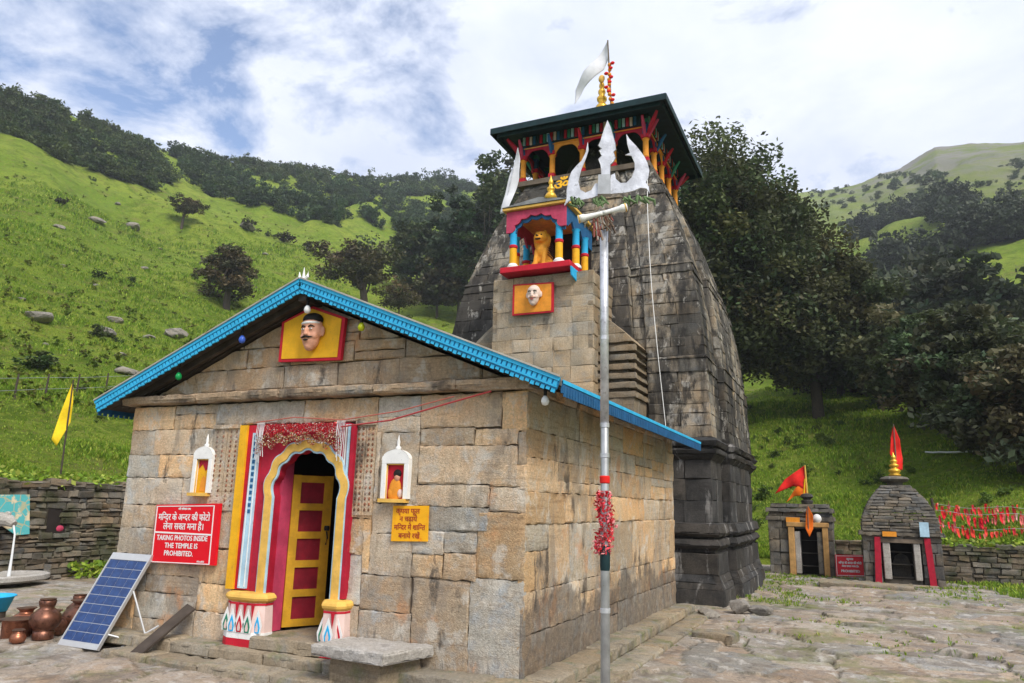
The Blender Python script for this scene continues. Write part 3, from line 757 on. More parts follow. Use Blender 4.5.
def pedestal(xa, xb, depth):
    w = xb - xa
    p = MB()
    base = [(xa, .02), (xa, -depth * .6), (xa + w * .2, -depth), (xb - w * .2, -depth), (xb, -depth * .6), (xb, .02)]
    def pr(z0, z1, k0, k1, mi):
        cx_, n = (xa + xb) / 2, len(base)
        v = [((x - cx_) * k0 + cx_, y * k0, z0) for x, y in base] + [((x - cx_) * k1 + cx_, y * k1, z1) for x, y in base]
        p.add(v, [(i, (i + 1) % n, n + (i + 1) % n, n + i) for i in range(n)] + [tuple(range(n))[::-1], tuple(range(n, 2 * n))], mi=mi)
    pr(-.085, .0, 1.04, 1.03, 1); pr(.0, .40, 1.02, .94, 0); pr(.002, .075, 1.032, 1.026, 2); pr(.375, .398, .965, .96, 1)
    o = p.build('pedestal', [M['rose_white'], M['red'], M['white']], hall)
    c_ = MB(); prof = [(.0, .40), (.9, .40), (1.06, .43), (1.10, .455), (1.06, .48), (.95, .505), (.0, .515)]
    n = len(base); cx_ = (xa + xb) / 2
    for (k0, z0), (k1, z1) in zip(prof[:-1], prof[1:]):
        v = [((x - cx_) * k0 + cx_, y * k0, z0) for x, y in base] + [((x - cx_) * k1 + cx_, y * k1, z1) for x, y in base]
        c_.add(v, [(i, (i + 1) % n, n + (i + 1) % n, n + i) for i in range(n)])
    c_.build('cushion', M['gold_paint'], o)
    # painted lotus petals on the faces
    fl = MB(); k = 5 if w > .5 else 3
    for i in range(k):
        u = (i + .5) / k; x = xa + w * u
        yb = -depth * 1.0 if .2 < u < .8 else -depth * .82
        col = i % 3
        pet = [(-.055, .0), (-.07, .08), (-.035, .16), (0, .23), (.035, .16), (.07, .08), (.055, .0)]
        fl.prism([(x + a, .07 + b * 1.15) for a, b in pet], (0, yb - .012, 0), (0, .004, 0), mi=3)
        fl.prism([(x + a * .62, .075 + b * .8) for a, b in pet], (0, yb - .016, 0), (0, .004, 0), mi=col)
        fl.prism([(x + a * .3, .09 + b * .45) for a, b in pet], (0, yb - .019, 0), (0, .003, 0), mi=4)
        if i < k - 1:
            x2 = xa + w * (i + 1) / k
            fl.prism([(x2 - .03, .40), (x2, .22), (x2 + .03, .40)], (0, yb - .010, 0), (0, .004, 0), mi=2)
    fl.build('painted_lotus', [M['green'], M['sky_blue'], M['red'], M['white'], M['rose_white']], o)
pedestal(-3.82, -3.22, .19); pedestal(-2.40, -2.09, .19)
# reveal, interior, threshold, door leaf
rv = MB(); rv.box(sx0 - .06, sx0 + .015, .062, .24, door_z, 2.2); rv.build('door_reveal', M['pink'], hall)
rv = MB(); rv.box(sx1 - .015, sx1 + .06, .062, .24, door_z, 2.2); rv.build('door_reveal', M['crimson'], hall)
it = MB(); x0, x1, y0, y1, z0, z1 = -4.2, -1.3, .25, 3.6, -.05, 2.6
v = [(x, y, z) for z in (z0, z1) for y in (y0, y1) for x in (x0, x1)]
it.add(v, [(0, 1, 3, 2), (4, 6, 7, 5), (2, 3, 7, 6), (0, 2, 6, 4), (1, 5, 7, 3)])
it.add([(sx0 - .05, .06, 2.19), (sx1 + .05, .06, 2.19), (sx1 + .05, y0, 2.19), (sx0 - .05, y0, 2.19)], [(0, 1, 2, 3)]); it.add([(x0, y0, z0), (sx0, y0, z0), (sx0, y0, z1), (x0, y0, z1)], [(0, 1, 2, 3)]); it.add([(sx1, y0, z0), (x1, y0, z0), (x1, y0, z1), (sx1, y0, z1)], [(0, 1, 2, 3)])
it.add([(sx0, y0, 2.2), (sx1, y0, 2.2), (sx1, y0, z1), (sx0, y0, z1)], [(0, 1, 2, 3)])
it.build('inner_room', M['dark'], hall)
th = MB(); block(th, (-3.36, -.20, .05), (-2.30, -.20, .05), (-2.30, .90, .06), (-3.36, .90, .06), (0, 0, 1), (1, 1, 1), 0, step=.1); block(th, (-3.36, -.20, -.10), (-2.30, -.20, -.10), (-2.30, -.20, .05), (-3.36, -.20, .05), (0, -1, 0), (1, 1, 1), 0, step=.1)
th.build('threshold', M['plinth'], hall)
lf = MB()
hx, hy = -3.285, .24; ang = math.radians(60); dx_ = np.array([math.cos(ang), math.sin(ang), 0]); nn = np.array([math.sin(ang), -math.cos(ang), 0]); LW = .52; LZ0, LZ1 = .09, 1.90
def lbox(mb, s0, s1, z0, z1, d0, d1, mi=0):
    c = np.array([hx, hy, 0]) + dx_ * (s0 + s1) / 2 + nn * (d0 + d1) / 2 + np.array([0, 0, (z0 + z1) / 2])
    mb.obox(c, dx_ * (s1 - s0) / 2, nn * (d1 - d0) / 2, np.array([0, 0, (z1 - z0) / 2]), mi=mi)
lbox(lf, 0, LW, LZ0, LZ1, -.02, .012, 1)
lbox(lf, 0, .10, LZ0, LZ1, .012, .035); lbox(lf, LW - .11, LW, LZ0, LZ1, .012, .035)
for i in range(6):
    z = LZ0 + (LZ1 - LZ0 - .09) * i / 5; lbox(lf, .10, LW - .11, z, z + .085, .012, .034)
leaf = lf.build('door_leaf', [plain('shaded_yellow_paint', (.56, .30, .02), .65, var=.2), plain('shaded_crimson_paint', (.22, .010, .022), .65, var=.25)], hall)  # leaf paints darkened: the doorway's shade is put into their colour
hd = MB(); c_ = np.array([hx, hy, 1.25]) + dx_ * (LW - .05) + nn * .05; hd.lathe([(.005, -.03), (.03, -.03), (.035, 0), (.03, .03), (.005, .03)], c_, 10); hd.tube([c_ + (0, 0, -.04), c_ + nn * .04 + (0, 0, -.12), c_ + (0, 0, -.2)], .01, 6)
hd.build('handle', M['black'], leaf)
lf2 = MB(); 
for s0, s1, z0, z1 in ((0, .06, LZ0, LZ1), (.06, .5, LZ0, LZ1)):
    lf2.obox((-2.33 - .02, .49 + (s0 + s1) / 2, (z0 + z1) / 2), (.02, 0, 0), (0, (s1 - s0) / 2, 0), (0, 0, (z1 - z0) / 2), mi=0)
lf2.build('door_leaf', M['crimson'], hall)
# ridge finial
fn = MB()
for dx2, h in ((-.07, .14), (0, .19), (.07, .14)):
    fn.tube([(RX, YF + .02, RZ + .02), (RX + dx2 * .9, YF + .02, RZ + .07), (RX + dx2, YF + .02, RZ + h)], [.022, .02, .004], 6)
fn.build('ridge_trident', M['white'], roof)

# ------------------------------------------------------------------ tower (curvilinear spire) behind the hall
TC = np.array([-2.85, 12.0])
tower = thing('temple_tower', 'tall weathered stone temple tower with curved sides and painted wooden canopy on top', 'temple tower', (TC[0], TC[1], GZ))
def hprof(z):
    return float(np.interp(z, [-.4, 3.0, 3.6, 4.76, 5.94, 6.6, 7.26, 8.04, 8.9, 9.5, 10.1, 10.4], [3.34, 3.33, 3.29, 3.23, 3.12, 3.01, 2.86, 2.63, 2.34, 2.07, 1.80, 1.72]))
# plan of one quarter as fractions: corner pier, recess, middle projection
def plan(h, proj=0.17, rec=.06):
    k = h / 3.5; c = h; a = .60 * h; b = .50 * h
    p, r = proj * k, rec * k
    side = [(-c, -c), (-a, -c), (-a + .02 * k, -c + r), (-b - .02 * k, -c + r), (-b, -c - p), (b, -c - p), (b + .02 * k, -c + r), (a - .02 * k, -c + r), (a, -c)]
    out = []
    for q_ in range(4):
        cs, sn = [(1, 0), (0, 1), (-1, 0), (0, -1)][q_]
        out += [(x * cs - y * sn, x * sn + y * cs) for x, y in side]
    return np.array(out)
def ring_wall(mb, z0, z1, h0, h1, bw, proj=.12, rec=.06, step=.12, depth=.0, base=(1, 1, 1), var=.08, back=.12, rough=.008, gap=.003, sides=None):
    A_, B_ = plan(h0, proj, rec) + TC, plan(h1, proj, rec) + TC; n = len(A_)
    for i in range(n):
        j = (i + 1) % n; a0, a1, b0, b1 = A_[i], A_[j], B_[i], B_[j]
        L = np.linalg.norm(a1 - a0); d = (a1 - a0) / L; nrm = np.array([d[1], -d[0], 0])
        if sides is not None and nrm @ np.array([.3, -1, 0]) < -.2 and nrm[0] < .5: st, k = .4, 1
        else: st, k = step, max(1, int(L / bw + random.random() * .8))
        cut = np.linspace(0, 1, k + 1)
        if k > 1: cut[1:-1] += rng.uniform(-.25, .25, k - 1) / k
        for u, v in zip(cut[:-1], cut[1:]):
            p00 = np.array([*(a0 + (a1 - a0) * u), z0]); p10 = np.array([*(a0 + (a1 - a0) * v), z0])
            p01 = np.array([*(b0 + (b1 - b0) * u), z1]); p11 = np.array([*(b0 + (b1 - b0) * v), z1])
            block(mb, p00, p10, p11, p01, nrm, tint_of(base, var, .06), depth + random.uniform(-.0025, .0025), step=st, rough=rough, back=back, gap=gap, edge=.005)
def core_ring(mb, zs, hs, inset=.07, proj=.12):
    n = len(plan(1.0)); rings = [np.column_stack([plan(h - inset, proj, .06) + TC, np.full(n, z)]) for z, h in zip(zs, hs)]
    mb.add(np.vstack(rings), [(r * n + i, r * n + (i + 1) % n, (r + 1) * n + (i + 1) % n, (r + 1) * n + i) for r in range(len(rings) - 1) for i in range(n)] + [tuple((len(rings) - 1) * n + i for i in range(n))], (.35, .35, .35))
tb = MB()
zs = np.linspace(-.4, 3.05, 8); core_ring(tb, zs, [hprof(z) - .17 for z in zs])
S = True
# moulded base: plinth, bell, torus, fillet
ring_wall(tb, -.40, .02, 3.52, 3.50, 1.2, proj=.12, sides=S)
for z0, z1, h0, h1 in ((.02, .14, 3.49, 3.44), (.14, .30, 3.44, 3.38), (.30, .72, 3.38, 3.37), (.72, .80, 3.31, 3.31), (.80, .88, 3.36, 3.43), (.88, 1.00, 3.43, 3.37), (1.00, 1.05, 3.30, 3.30), (1.05, 1.12, 3.38, 3.43), (1.12, 1.30, 3.43, 3.37), (1.30, 1.32, 3.37, 3.3)):
    ring_wall(tb, z0, z1, h0, h1, 1.1, proj=.12, sides=S, step=.14)
for z0, z1 in ((1.32, 1.78), (1.78, 2.22), (2.22, 2.62)):
    ring_wall(tb, z0, z1, 3.27, 3.27, .8, proj=.16, sides=S)
for z0, z1, h0, h1 in ((2.62, 2.74, 3.28, 3.37), (2.74, 2.84, 3.40, 3.43), (2.84, 2.90, 3.33, 3.33), (2.90, 3.00, 3.41, 3.46), (3.00, 3.08, 3.46, 3.36)):
    ring_wall(tb, z0, z1, h0, h1, 1.1, proj=.13, sides=S, step=.14)
tb.build('moulded_base', M['towerbase'], tower)
ts = MB()
zs = np.linspace(3.0, 10.3, 16); core_ring(ts, zs, [hprof(z) for z in zs])
z = 3.08; i = 0
while z < 10.15:
    dz = random.choice([.22, .26, .20, .30]); z1 = min(z + dz, 10.2)
    band = (i % 9 == 6)
    ring_wall(ts, z, z1, hprof(z), hprof(z1), .62, sides=S, step=.11, depth=.03 if band else 0, base=(1, 1, 1) if not band else (.8, .8, .8))
    if band:
        ring_wall(ts, z1, z1 + .06, hprof(z1) + .05, hprof(z1 + .06) + .03, 1.0, sides=S, step=.2); z1 += .06
    z = z1; i += 1
ts.build('spire', M['tower'], tower)
# lightning cable running down the front
lc = MB()
pts = [(-1.15 + .10 * (10 - z) - .0, TC[1] - hprof(z) - .235 * hprof(z) / 3.5 * 0 - .09, z) for z in np.linspace(9.9, 3.0, 24)]
lc.tube(pts, .009, 5); lc.build('lightning_cable', M['white'], tower)
# --- projecting porch (lower mass with ledges, sloping shoulders)
SUX = -2.92
su = MB()
def su_side(z0, z1, w0, w1, yf, depth=0, base=(1, 1, 1), dark=False):
    for s in (-1, 1):
        y = yf; yb = 9.6
        k = 3
        ys = np.linspace(yf, yb, k + 1)
        for a, b in zip(ys[:-1], ys[1:]):
            q_ = [(SUX + s * w0, a, z0), (SUX + s * w0, b, z0), (SUX + s * w1, b, z1), (SUX + s * w1, a, z1)]
            if s < 0: q_ = [q_[1], q_[0], q_[3], q_[2]]
            block(su, *q_, (s, 0, 0), tint_of(base, .12), depth, step=.11, rough=.006, back=.1, edge=.004, gap=.002)
def su_front(z0, z1, w0, w1, yf, base=(1, 1, 1), bw=.5):
    k = max(2, int(2 * w0 / bw)); c = np.linspace(-1, 1, k + 1); c[1:-1] += rng.uniform(-.3, .3, k - 1) / k
    for a, b in zip(c[:-1], c[1:]):
        block(su, (SUX + a * w0, yf, z0), (SUX + b * w0, yf, z0), (SUX + b * w1, yf, z1), (SUX + a * w1, yf, z1), (0, -1, 0), tint_of(base, .11), random.uniform(-.004, .004), step=.1, rough=.006, back=.12, edge=.003, gap=.0018)
def su_top(z, w0, w1, yf, yb=9.6, y2=None):
    for s in (-1, 1):
        q_ = [(SUX + s * w0, yf, z), (SUX + s * w1, yf, z), (SUX + s * w1, yb, z), (SUX + s * w0, yb, z)]
        if s < 0: q_ = q_[::-1]
        su.add(q_, [(0, 1, 2, 3)] if s > 0 else [(0, 1, 2, 3)], (.8, .8, .8))
YS = 7.75; DK = (.62, .60, .57)
su.box(SUX - 1.82, SUX + 1.82, YS + .08, 9.6, 2.6, 5.2, (.4, .4, .4)); su.box(SUX - 1.12, SUX + 1.12, 7.5, 9.7, 2.6, 6.6, (.4, .4, .4))
for z0, z1 in ((2.7, 3.1), (3.1, 3.5), (3.5, 3.85)): su_side(z0, z1, 1.98, 1.98, YS, base=DK); su_front(z0, z1, 1.98, 1.98, YS, DK)
z = 3.85
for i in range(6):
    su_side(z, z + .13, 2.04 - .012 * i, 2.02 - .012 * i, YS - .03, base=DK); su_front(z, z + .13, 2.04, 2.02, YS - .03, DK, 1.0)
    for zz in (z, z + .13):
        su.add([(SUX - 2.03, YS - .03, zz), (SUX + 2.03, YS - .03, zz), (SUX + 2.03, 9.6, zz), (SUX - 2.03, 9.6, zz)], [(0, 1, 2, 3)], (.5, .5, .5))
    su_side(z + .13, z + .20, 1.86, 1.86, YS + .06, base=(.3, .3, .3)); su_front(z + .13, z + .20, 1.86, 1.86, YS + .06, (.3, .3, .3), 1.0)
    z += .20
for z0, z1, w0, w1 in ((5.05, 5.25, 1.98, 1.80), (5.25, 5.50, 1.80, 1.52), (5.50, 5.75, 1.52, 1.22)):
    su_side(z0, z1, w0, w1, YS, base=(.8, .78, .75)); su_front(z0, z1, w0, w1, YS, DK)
z = 2.9; LT = (1.05, 1.03, 1.0)
while z < 6.6:
    z1 = min(z + random.choice([.24, .30, .36]), 6.62)
    su_front(z, z1, 1.2, 1.2, 7.42, LT, .48)
    for s in (-1, 1):
        q_ = [(SUX + s * 1.2, 7.42, z), (SUX + s * 1.2, 8.9, z), (SUX + s * 1.2, 8.9, z1), (SUX + s * 1.2, 7.42, z1)]
        if s < 0: q_ = [q_[1], q_[0], q_[3], q_[2]]
        block(su, *q_, (s, 0, 0), tint_of((.7, .68, .65), .15), 0, step=.12, rough=.008, back=.1)
    z = z1
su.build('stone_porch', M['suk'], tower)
# --- painted balcony with lion on the porch
NX = -2.98
bl = MB(); bl.box(NX - .84, NX + .84, 7.10, 9.2, 6.66, 6.80); bl.build('balcony_slab', M['red'], tower, bevel=.015)
bl = MB(); bl.prism([(7.10, 6.655), (9.0, 6.655), (9.0, 6.12), (8.8, 6.2), (8.6, 6.10), (8.4, 6.22), (8.1, 6.16), (7.9, 6.30), (7.6, 6.28), (7.4, 6.42), (7.14, 6.46)], (NX + .845, 0, 0), (.03, 0, 0), ax=(0, 1, 0), ay=(0, 0, 1)); bl.build('side_valance', M['sky_blue'], tower)
def col(x, y, z0, z1, r=.085):
    c1 = MB(); h = z1 - z0
    c1.lathe([(r * 1.5, 0), (r * 1.5, .05), (r * 1.05, .09), (r, .10)], (x, y, z0), 14, mi=3)
    c1.lathe([(r, .10), (r * .98, h * .50)], (x, y, z0), 14, mi=0)
    c1.lathe([(r * .98, h * .50), (r * 1.15, h * .52), (r * 1.15, h * .57), (r * .95, h * .59)], (x, y, z0), 14, mi=1)
    c1.lathe([(r * .95, h * .59), (r * .92, h * .95), (r * 1.2, h)], (x, y, z0), 14, mi=2)
    return c1.build('column', [M['yellow'], M['red'], M['sky_blue'], M['white']], tower, smooth=False)
for x, y in ((-.58, 7.24), (.53, 7.24), (.74, 7.75), (.74, 8.35), (-.74, 7.75), (-.74, 8.35), (-.34, 8.2)):
    col(NX + x, y, 6.80, 7.72)
# scalloped front board (pink outside, dark blue edge), side boards
def scallop(w, zt, zb, zarch, n=7):
    pts = [(-w, zb), (-w, zt), (w, zt), (w, zb), (w * .84, zb)]
    for k in range(n):
        a0 = math.pi * k / n; a1 = math.pi * (k + 1) / n
        for j in range(4):
            a = a0 + (a1 - a0) * j / 4; bul = .05 * math.sin(math.pi * j / 4)
            pts.append(((w * .80 - bul) * math.cos(a), zb + (zarch - zb - bul) * math.sin(a)))
    pts.append((-w * .80, zb)); pts.append((-w * .84, zb))
    return pts
fb = MB(); fb.prism(scallop(.72, 8.12, 7.62, 8.0), (NX, 7.14, 0), (0, .05, 0)); fb.build('arched_board', M['pink'], tower)
fb = MB(); fb.prism(scallop(.69, 8.04, 7.56, 7.92), (NX, 7.20, 0), (0, .04, 0)); fb.build('arched_board', M['blue_dark'], tower)
for sx in (-1, 1):
    fb = MB(); pts = [(7.2, 7.66), (7.2, 8.10), (8.95, 8.10), (8.95, 7.62), (8.7, 7.62), (8.55, 7.86), (8.3, 7.62), (8.1, 7.86), (7.75, 7.64), (7.55, 7.86), (7.3, 7.66)]
    fb.prism(pts, (NX + sx * .72, 0, 0), (.045 * -sx, 0, 0), ax=(0, 1, 0)); fb.build('arched_board', M['pink' if sx < 0 else 'blue_dark'], tower)
rb = MB(); rb.box(NX - .80, NX + .80, 7.06, 9.3, 8.13, 8.20); rb.build('balcony_roof', M['gold_paint'], tower, bevel=.012)
rb = MB(); rb.add([(NX - .80, 7.04, 8.203), (NX + .80, 7.04, 8.203), (NX + .80, 9.4, 8.203), (NX - .80, 9.4, 8.203), (NX, 7.3, 8.46), (NX, 9.4, 8.46)], [(0, 1, 4), (1, 2, 5, 4), (3, 0, 4, 5)]); rb.build('balcony_roof', M['slate'], tower)
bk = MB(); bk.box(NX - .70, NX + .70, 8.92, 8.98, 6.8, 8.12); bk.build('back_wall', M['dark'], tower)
kl = MB(); kp = [(.0, 0), (.10, 0), (.11, .04), (.07, .08), (.10, .12), (.145, .20), (.10, .28), (.055, .31), (.085, .36), (.09, .41), (.05, .45), (.04, .50), (.06, .54), (.05, .58), (.015, .68), (.0, .74)]
kl.lathe(kp, (NX + .30, 7.28, 8.20), 16); kl.build('gilded_finial', M['brass'], tower, smooth=True)
# om emblem on the neck above the porch
fnt = {}
def text_mesh(body, size=1.0, spacing=1.0):
    c = bpy.data.curves.new('lettering', 'FONT'); c.body = body; c.size = size; c.resolution_u = 2; c.space_character = spacing
    o = bpy.data.objects.new('lettering', c); COL.objects.link(o)
    dg = bpy.context.evaluated_depsgraph_get(); dg.update()
    me_ = bpy.data.meshes.new_from_object(o.evaluated_get(dg)); bpy.data.objects.remove(o); bpy.data.curves.remove(c)
    v = np.zeros(len(me_.vertices) * 3, np.float32); me_.vertices.foreach_get('co', v); v = v.reshape(-1, 3)
    fs = [tuple(p.vertices) for p in me_.polygons]; bpy.data.meshes.remove(me_); return v, fs
import re
def shaped_mesh(body):
    if not re.search('[\u0900-\u097f]', body): return text_mesh(body)
    body = re.sub('((?:[\u0915-\u0939]\u094d)*[\u0915-\u0939])\u093f', '\u093f\\1', body)
    x = 0.0; V_, F_ = [], []; nb = 0
    for seg in [q for q in re.split('([\u0915-\u0939]\u094d)', body) if q]:
        half = len(seg) == 2 and seg[1] == '\u094d'; tx = seg[0] if half else seg
        V, F = text_mesh(tx); A, _ = text_mesh(tx + '\u0928'); adv = A[:, 0].max() - .57
        if half:
            bm = bmesh.new(); vs = [bm.verts.new(tuple(v)) for v in V]
            for f in F:
                try: bm.faces.new([vs[i] for i in f])
                except ValueError: pass
            bmesh.ops.bisect_plane(bm, geom=bm.verts[:] + bm.edges[:] + bm.faces[:], plane_co=(adv * .66, 0, 0), plane_no=(1, 0, 0), clear_outer=True)
            bm.verts.index_update(); V = np.array([v.co[:] for v in bm.verts]); F = [tuple(v.index for v in f.verts) for f in bm.faces]; bm.free(); adv *= .66
        if len(V): V_.append(V + (x, 0, 0)); F_ += [tuple(i + nb for i in f) for f in F]; nb += len(V)
        x += adv
    return np.vstack(V_), F_
def lettering(lines, O, ux, uz, mat, parent, name='lettering', bold=0.0):
    """lines: (text, centre u, baseline v, height, max width) laid on the plane O + u*ux + v*uz"""
    O, ux, uz = (np.array(a, float) for a in (O, ux, uz)); nrm = np.cross(ux, uz)
    for body, u, v, h, wmax in lines:
        mb = MB()
        V, F = shaped_mesh(body)
        if len(V) == 0: continue
        w = V[:, 0].max() - V[:, 0].min(); k = h / .70; kx = min(k, wmax / w)
        xs_ = (V[:, 0] - (V[:, 0].max() + V[:, 0].min()) / 2) * kx + u; zs_ = V[:, 1] * k + v
        offs = [(0, 0)] if not bold else [(-bold, 0), (bold, 0), (0, bold)]
        for q_, (a, b) in enumerate(offs):
            mb.add(O + np.outer(xs_ + a, ux) + np.outer(zs_ + b, uz) + nrm * (.0006 * q_), F)
        mb.build(name, mat, parent)
lettering([('ॐ', 0, 0, .34, .5)], (-3.38, 9.72, 9.72), (1, 0, 0), (0, .28, .96), M['yellow'], tower, 'om_emblem', bold=.012)
# --- wooden canopy
TC = np.array([-2.97, 12.0])
NK = 1.74
cp = MB(); cp.box(TC[0] - NK - .12, TC[0] + NK + .12, TC[1] - NK - .12, TC[1] + NK + .12, 10.2, 10.34); cp.build('canopy_floor', M['wood'], tower)
cp = MB(); cp.lathe([(.9, 10.34), (1.05, 10.6), (1.1, 10.9), (1.0, 11.2), (.7, 11.6)], (TC[0], TC[1], 0), 20); cp.build('crowning_stone', M['towerbase'], tower)
def canopy_col(x, y):
    c1 = MB(); w = .085
    c1.box(x - w, x + w, y - w, y + w, 10.34, 10.46, mi=1)
    c1.lathe([(.075, 10.46), (.09, 10.5), (.078, 10.55), (.075, 10.95), (.10, 10.99), (.07, 11.02)], (x, y, 0), 12, mi=0)
    c1.box(x - .095, x + .095, y - .095, y + .095, 11.02, 11.12, mi=1)
    c1.box(x - .07, x + .07, y - .07, y + .07, 11.12, 11.45, mi=2)
    c1.box(x - .085, x + .085, y - .085, y + .085, 11.45, 11.55, mi=3)
    return c1.build('canopy_post', [M['orange'], M['red'], M['blue_dark'], M['green']], tower)
ps = np.linspace(-NK, NK, 5)
for i, a in enumerate(ps):
    for b in ps:
        if abs(a) > NK - .01 or abs(b) > NK - .01: canopy_col(TC[0] + a, TC[1] + b)
def arch_board(p0, p1, out):
    """board with a shallow cusped arch spanning two posts"""
    p0, p1, out = (np.array(a, float) for a in (p0, p1, out)); L = np.linalg.norm(p1 - p0); ux = (p1 - p0) / L
    pts = [(0.03, 10.98), (0.03, 11.36), (L - .03, 11.36), (L - .03, 10.98), (L - .09, 10.98)]
    for k in range(13):
        a = math.pi * k / 12; pts.append((L / 2 + (L / 2 - .11) * math.cos(a), 11.0 + .25 * math.sin(a) + .012 * math.cos(6 * a)))
    pts.append((.09, 10.98))
    b = MB(); b.prism(pts, np.array([*p0, 0]) + np.array([*out, 0]) * .02, np.array([*out, 0]) * .04, ax=(*ux, 0)); return b
cor = [(-1, -1), (1, -1), (1, 1), (-1, 1)]
for k in range(4):
    a = np.array(cor[k]) * NK + TC; b = np.array(cor[(k + 1) % 4]) * NK + TC; d = (b - a); out = np.array([d[1], -d[0]]) / np.linalg.norm(d)
    for i in range(4):
        arch_board(a + d * i / 4, a + d * (i + 1) / 4, out).build('arch_board', M[['crimson', 'orange', 'red', 'crimson'][i]], tower)
        mb = MB(); p = a + d * (i + .5) / 4 + out * .07; ux = d / np.linalg.norm(d)
        mb.obox((*p, 11.32), (*(ux * .40), 0), (*(out * .012), 0), (0, 0, .012)); mb.build('arch_moulding', M['orange' if i % 2 else 'gold_paint'], tower)
    # frieze of little coloured panels
    fr = MB(); n = 34
    fr.obox((*((a + b) / 2 + out * .06), 11.53), (*(d / 2 * 1.03), 0), (*(out * .02), 0), (0, 0, .15), mi=5)
    for i in range(n):
        p = a + d * (i + .5) / n + out * .095; w = np.linalg.norm(d) / n * .33
        fr.obox((*p, 11.53 + random.uniform(-.01, .01)), (*(d / np.linalg.norm(d) * w), 0), (*(out * .018), 0), (0, 0, .12), mi=[3, 0, 4, 1, 5, 0, 2][i % 7])
    fr.build('painted_frieze', [M['red'], M['blue_dark'], M['green'], M['pale_blue'], M['rose_white'], M['teal_dark']], tower)
    # brackets fanning out to the eave
    for i in range(5):
        p = a + d * i / 4
        mb = MB(); q0 = np.array([*(p + out * .08), 11.05]); q1 = np.array([*(p + out * .34), 11.50])
        mb.tube([q0, (q0 + q1) / 2 + (0, 0, .05), q1], [.035, .055, .03], 6); mb.build('bracket', M[['pink', 'blue_dark', 'red', 'green', 'pink'][i]], tower)
    mb = MB(); q0 = np.array([*(a + out * .05), 11.1]); dg_ = np.array([*(np.array(cor[k], float)), 0])
    mb.tube([q0, q0 + dg_ * .16 + (0, 0, .22), q0 + dg_ * .34 + (0, 0, .46)], [.045, .075, .04], 6); mb.build('bracket', M['crimson'], tower)
EH, EZ = 2.44, 11.76
cr = MB(); e = [(TC[0] + sx * EH, TC[1] + sy * EH) for sx, sy in cor]
for k in range(4):
    a, b = np.array(e[k]), np.array(e[(k + 1) % 4]); ap = np.array([TC[0], TC[1], 13.0])
    n = 9
    for i in range(n):     # courses of slates
        t0, t1 = i / n, (i + 1) / n + .02
        A0, B0 = np.array([*a, EZ]), np.array([*b, EZ]); up = np.array([0, 0, .03])
        P0, P1 = A0 + (ap - A0) * t0 + up, B0 + (ap - B0) * t0 + up; P2, P3 = B0 + (ap - B0) * min(t1, 1), A0 + (ap - A0) * min(t1, 1)
        cr.add([P0, P1, P2, P3, P0 - up * 1.4, P1 - up * 1.4], [(0, 1, 2, 3), (4, 5, 1, 0)])
canopy_roof = cr.build('canopy_roof', M['slate'], tower)
mb = MB(); mb.box(TC[0] - EH + .1, TC[0] + EH - .1, TC[1] - EH + .1, TC[1] + EH - .1, EZ - .06, EZ - .03); mb.build('soffit', M['teal_dark'], canopy_roof)
for k in range(4):
    a, b = np.array(e[k]), np.array(e[(k + 1) % 4]); d = b - a; out = np.array([d[1], -d[0]]) / np.linalg.norm(d)
    mb = MB(); mb.obox((*((a + b) / 2), EZ - .065), (*(d / 2), 0), (*(out * .02), 0), (0, 0, .085))
    mb.obox((*((a + b) / 2 - out * .12), EZ - .16), (*(d / 2 * .93), 0), (*(out * .02), 0), (0, 0, .06)); mb.build('fascia', M['teal_dark'], canopy_roof)
kp2 = [(0, 0), (.20, 0), (.22, .06), (.15, .12), (.20, .18), (.22, .26), (.14, .34), (.10, .37), (.17, .44), (.18, .50), (.09, .58), (.13, .64), (.13, .70), (.07, .77), (.10, .82), (.09, .88), (.04, .98), (.0, 1.12)]
kl = MB(); kl.lathe([(r * .85, z * 1.2) for r, z in kp2], (TC[0], TC[1], 12.92), 18); kl.build('gilded_finial', M['brass'], canopy_roof, smooth=True)

# ------------------------------------------------------------------ lion statue in the balcony
LX, LY, LZ = NX - .02, 7.62, 6.802
lion = thing('lion_statue', 'orange seated lion statue in the blue and pink balcony of the tower', 'statue', (LX, LY, LZ))
b = MB()
for c, r in (((0, .12, .26), (.20, .26, .26)), ((0, -.02, .46), (.16, .17, .24)), ((0, -.10, .74), (.175, .155, .165)), ((0, -.24, .70), (.105, .10, .075)), ((0, -.22, .635), (.085, .08, .035)), ((0, -.02, .72), (.215, .11, .20)),
             ((-.10, -.10, .87), (.045, .035, .05)), ((.10, -.10, .87), (.045, .035, .05)), ((0, -.02, .62), (.19, .15, .17)),
             ((-.17, .02, .12), (.085, .17, .12)), ((.17, .02, .12), (.085, .17, .12)), ((-.16, -.16, .05), (.065, .11, .05)), ((.16, -.16, .05), (.065, .11, .05))):
    b.ball((LX + c[0], LY + c[1], LZ + c[2]), r, 14, 10)
for s in (-1, 1):
    b.tube([(LX + s * .09, LY - .08, LZ + .45), (LX + s * .10, LY - .15, LZ + .22), (LX + s * .10, LY - .17, LZ + .05)], [.07, .055, .06], 10)
    b.ball((LX + s * .10, LY - .21, LZ + .04), (.06, .08, .04), 10, 6)
b.tube([(LX + .17, LY + .2, LZ + .06), (LX + .27, LY + .05, LZ + .06), (LX + .27, LY - .12, LZ + .12)], [.035, .03, .03], 8)
lo = b.build('body', M['lion'], lion); rm = lo.modifiers.new('remesh', 'REMESH'); rm.mode = 'VOXEL'; rm.voxel_size = .016; rm.use_smooth_shade = True
for s in (-1, 1):
    b = MB(); b.ball((LX + s * .06, LY - .238, LZ + .775), (.022, .016, .022), 10, 6); b.build('eye', M['black'], lion)
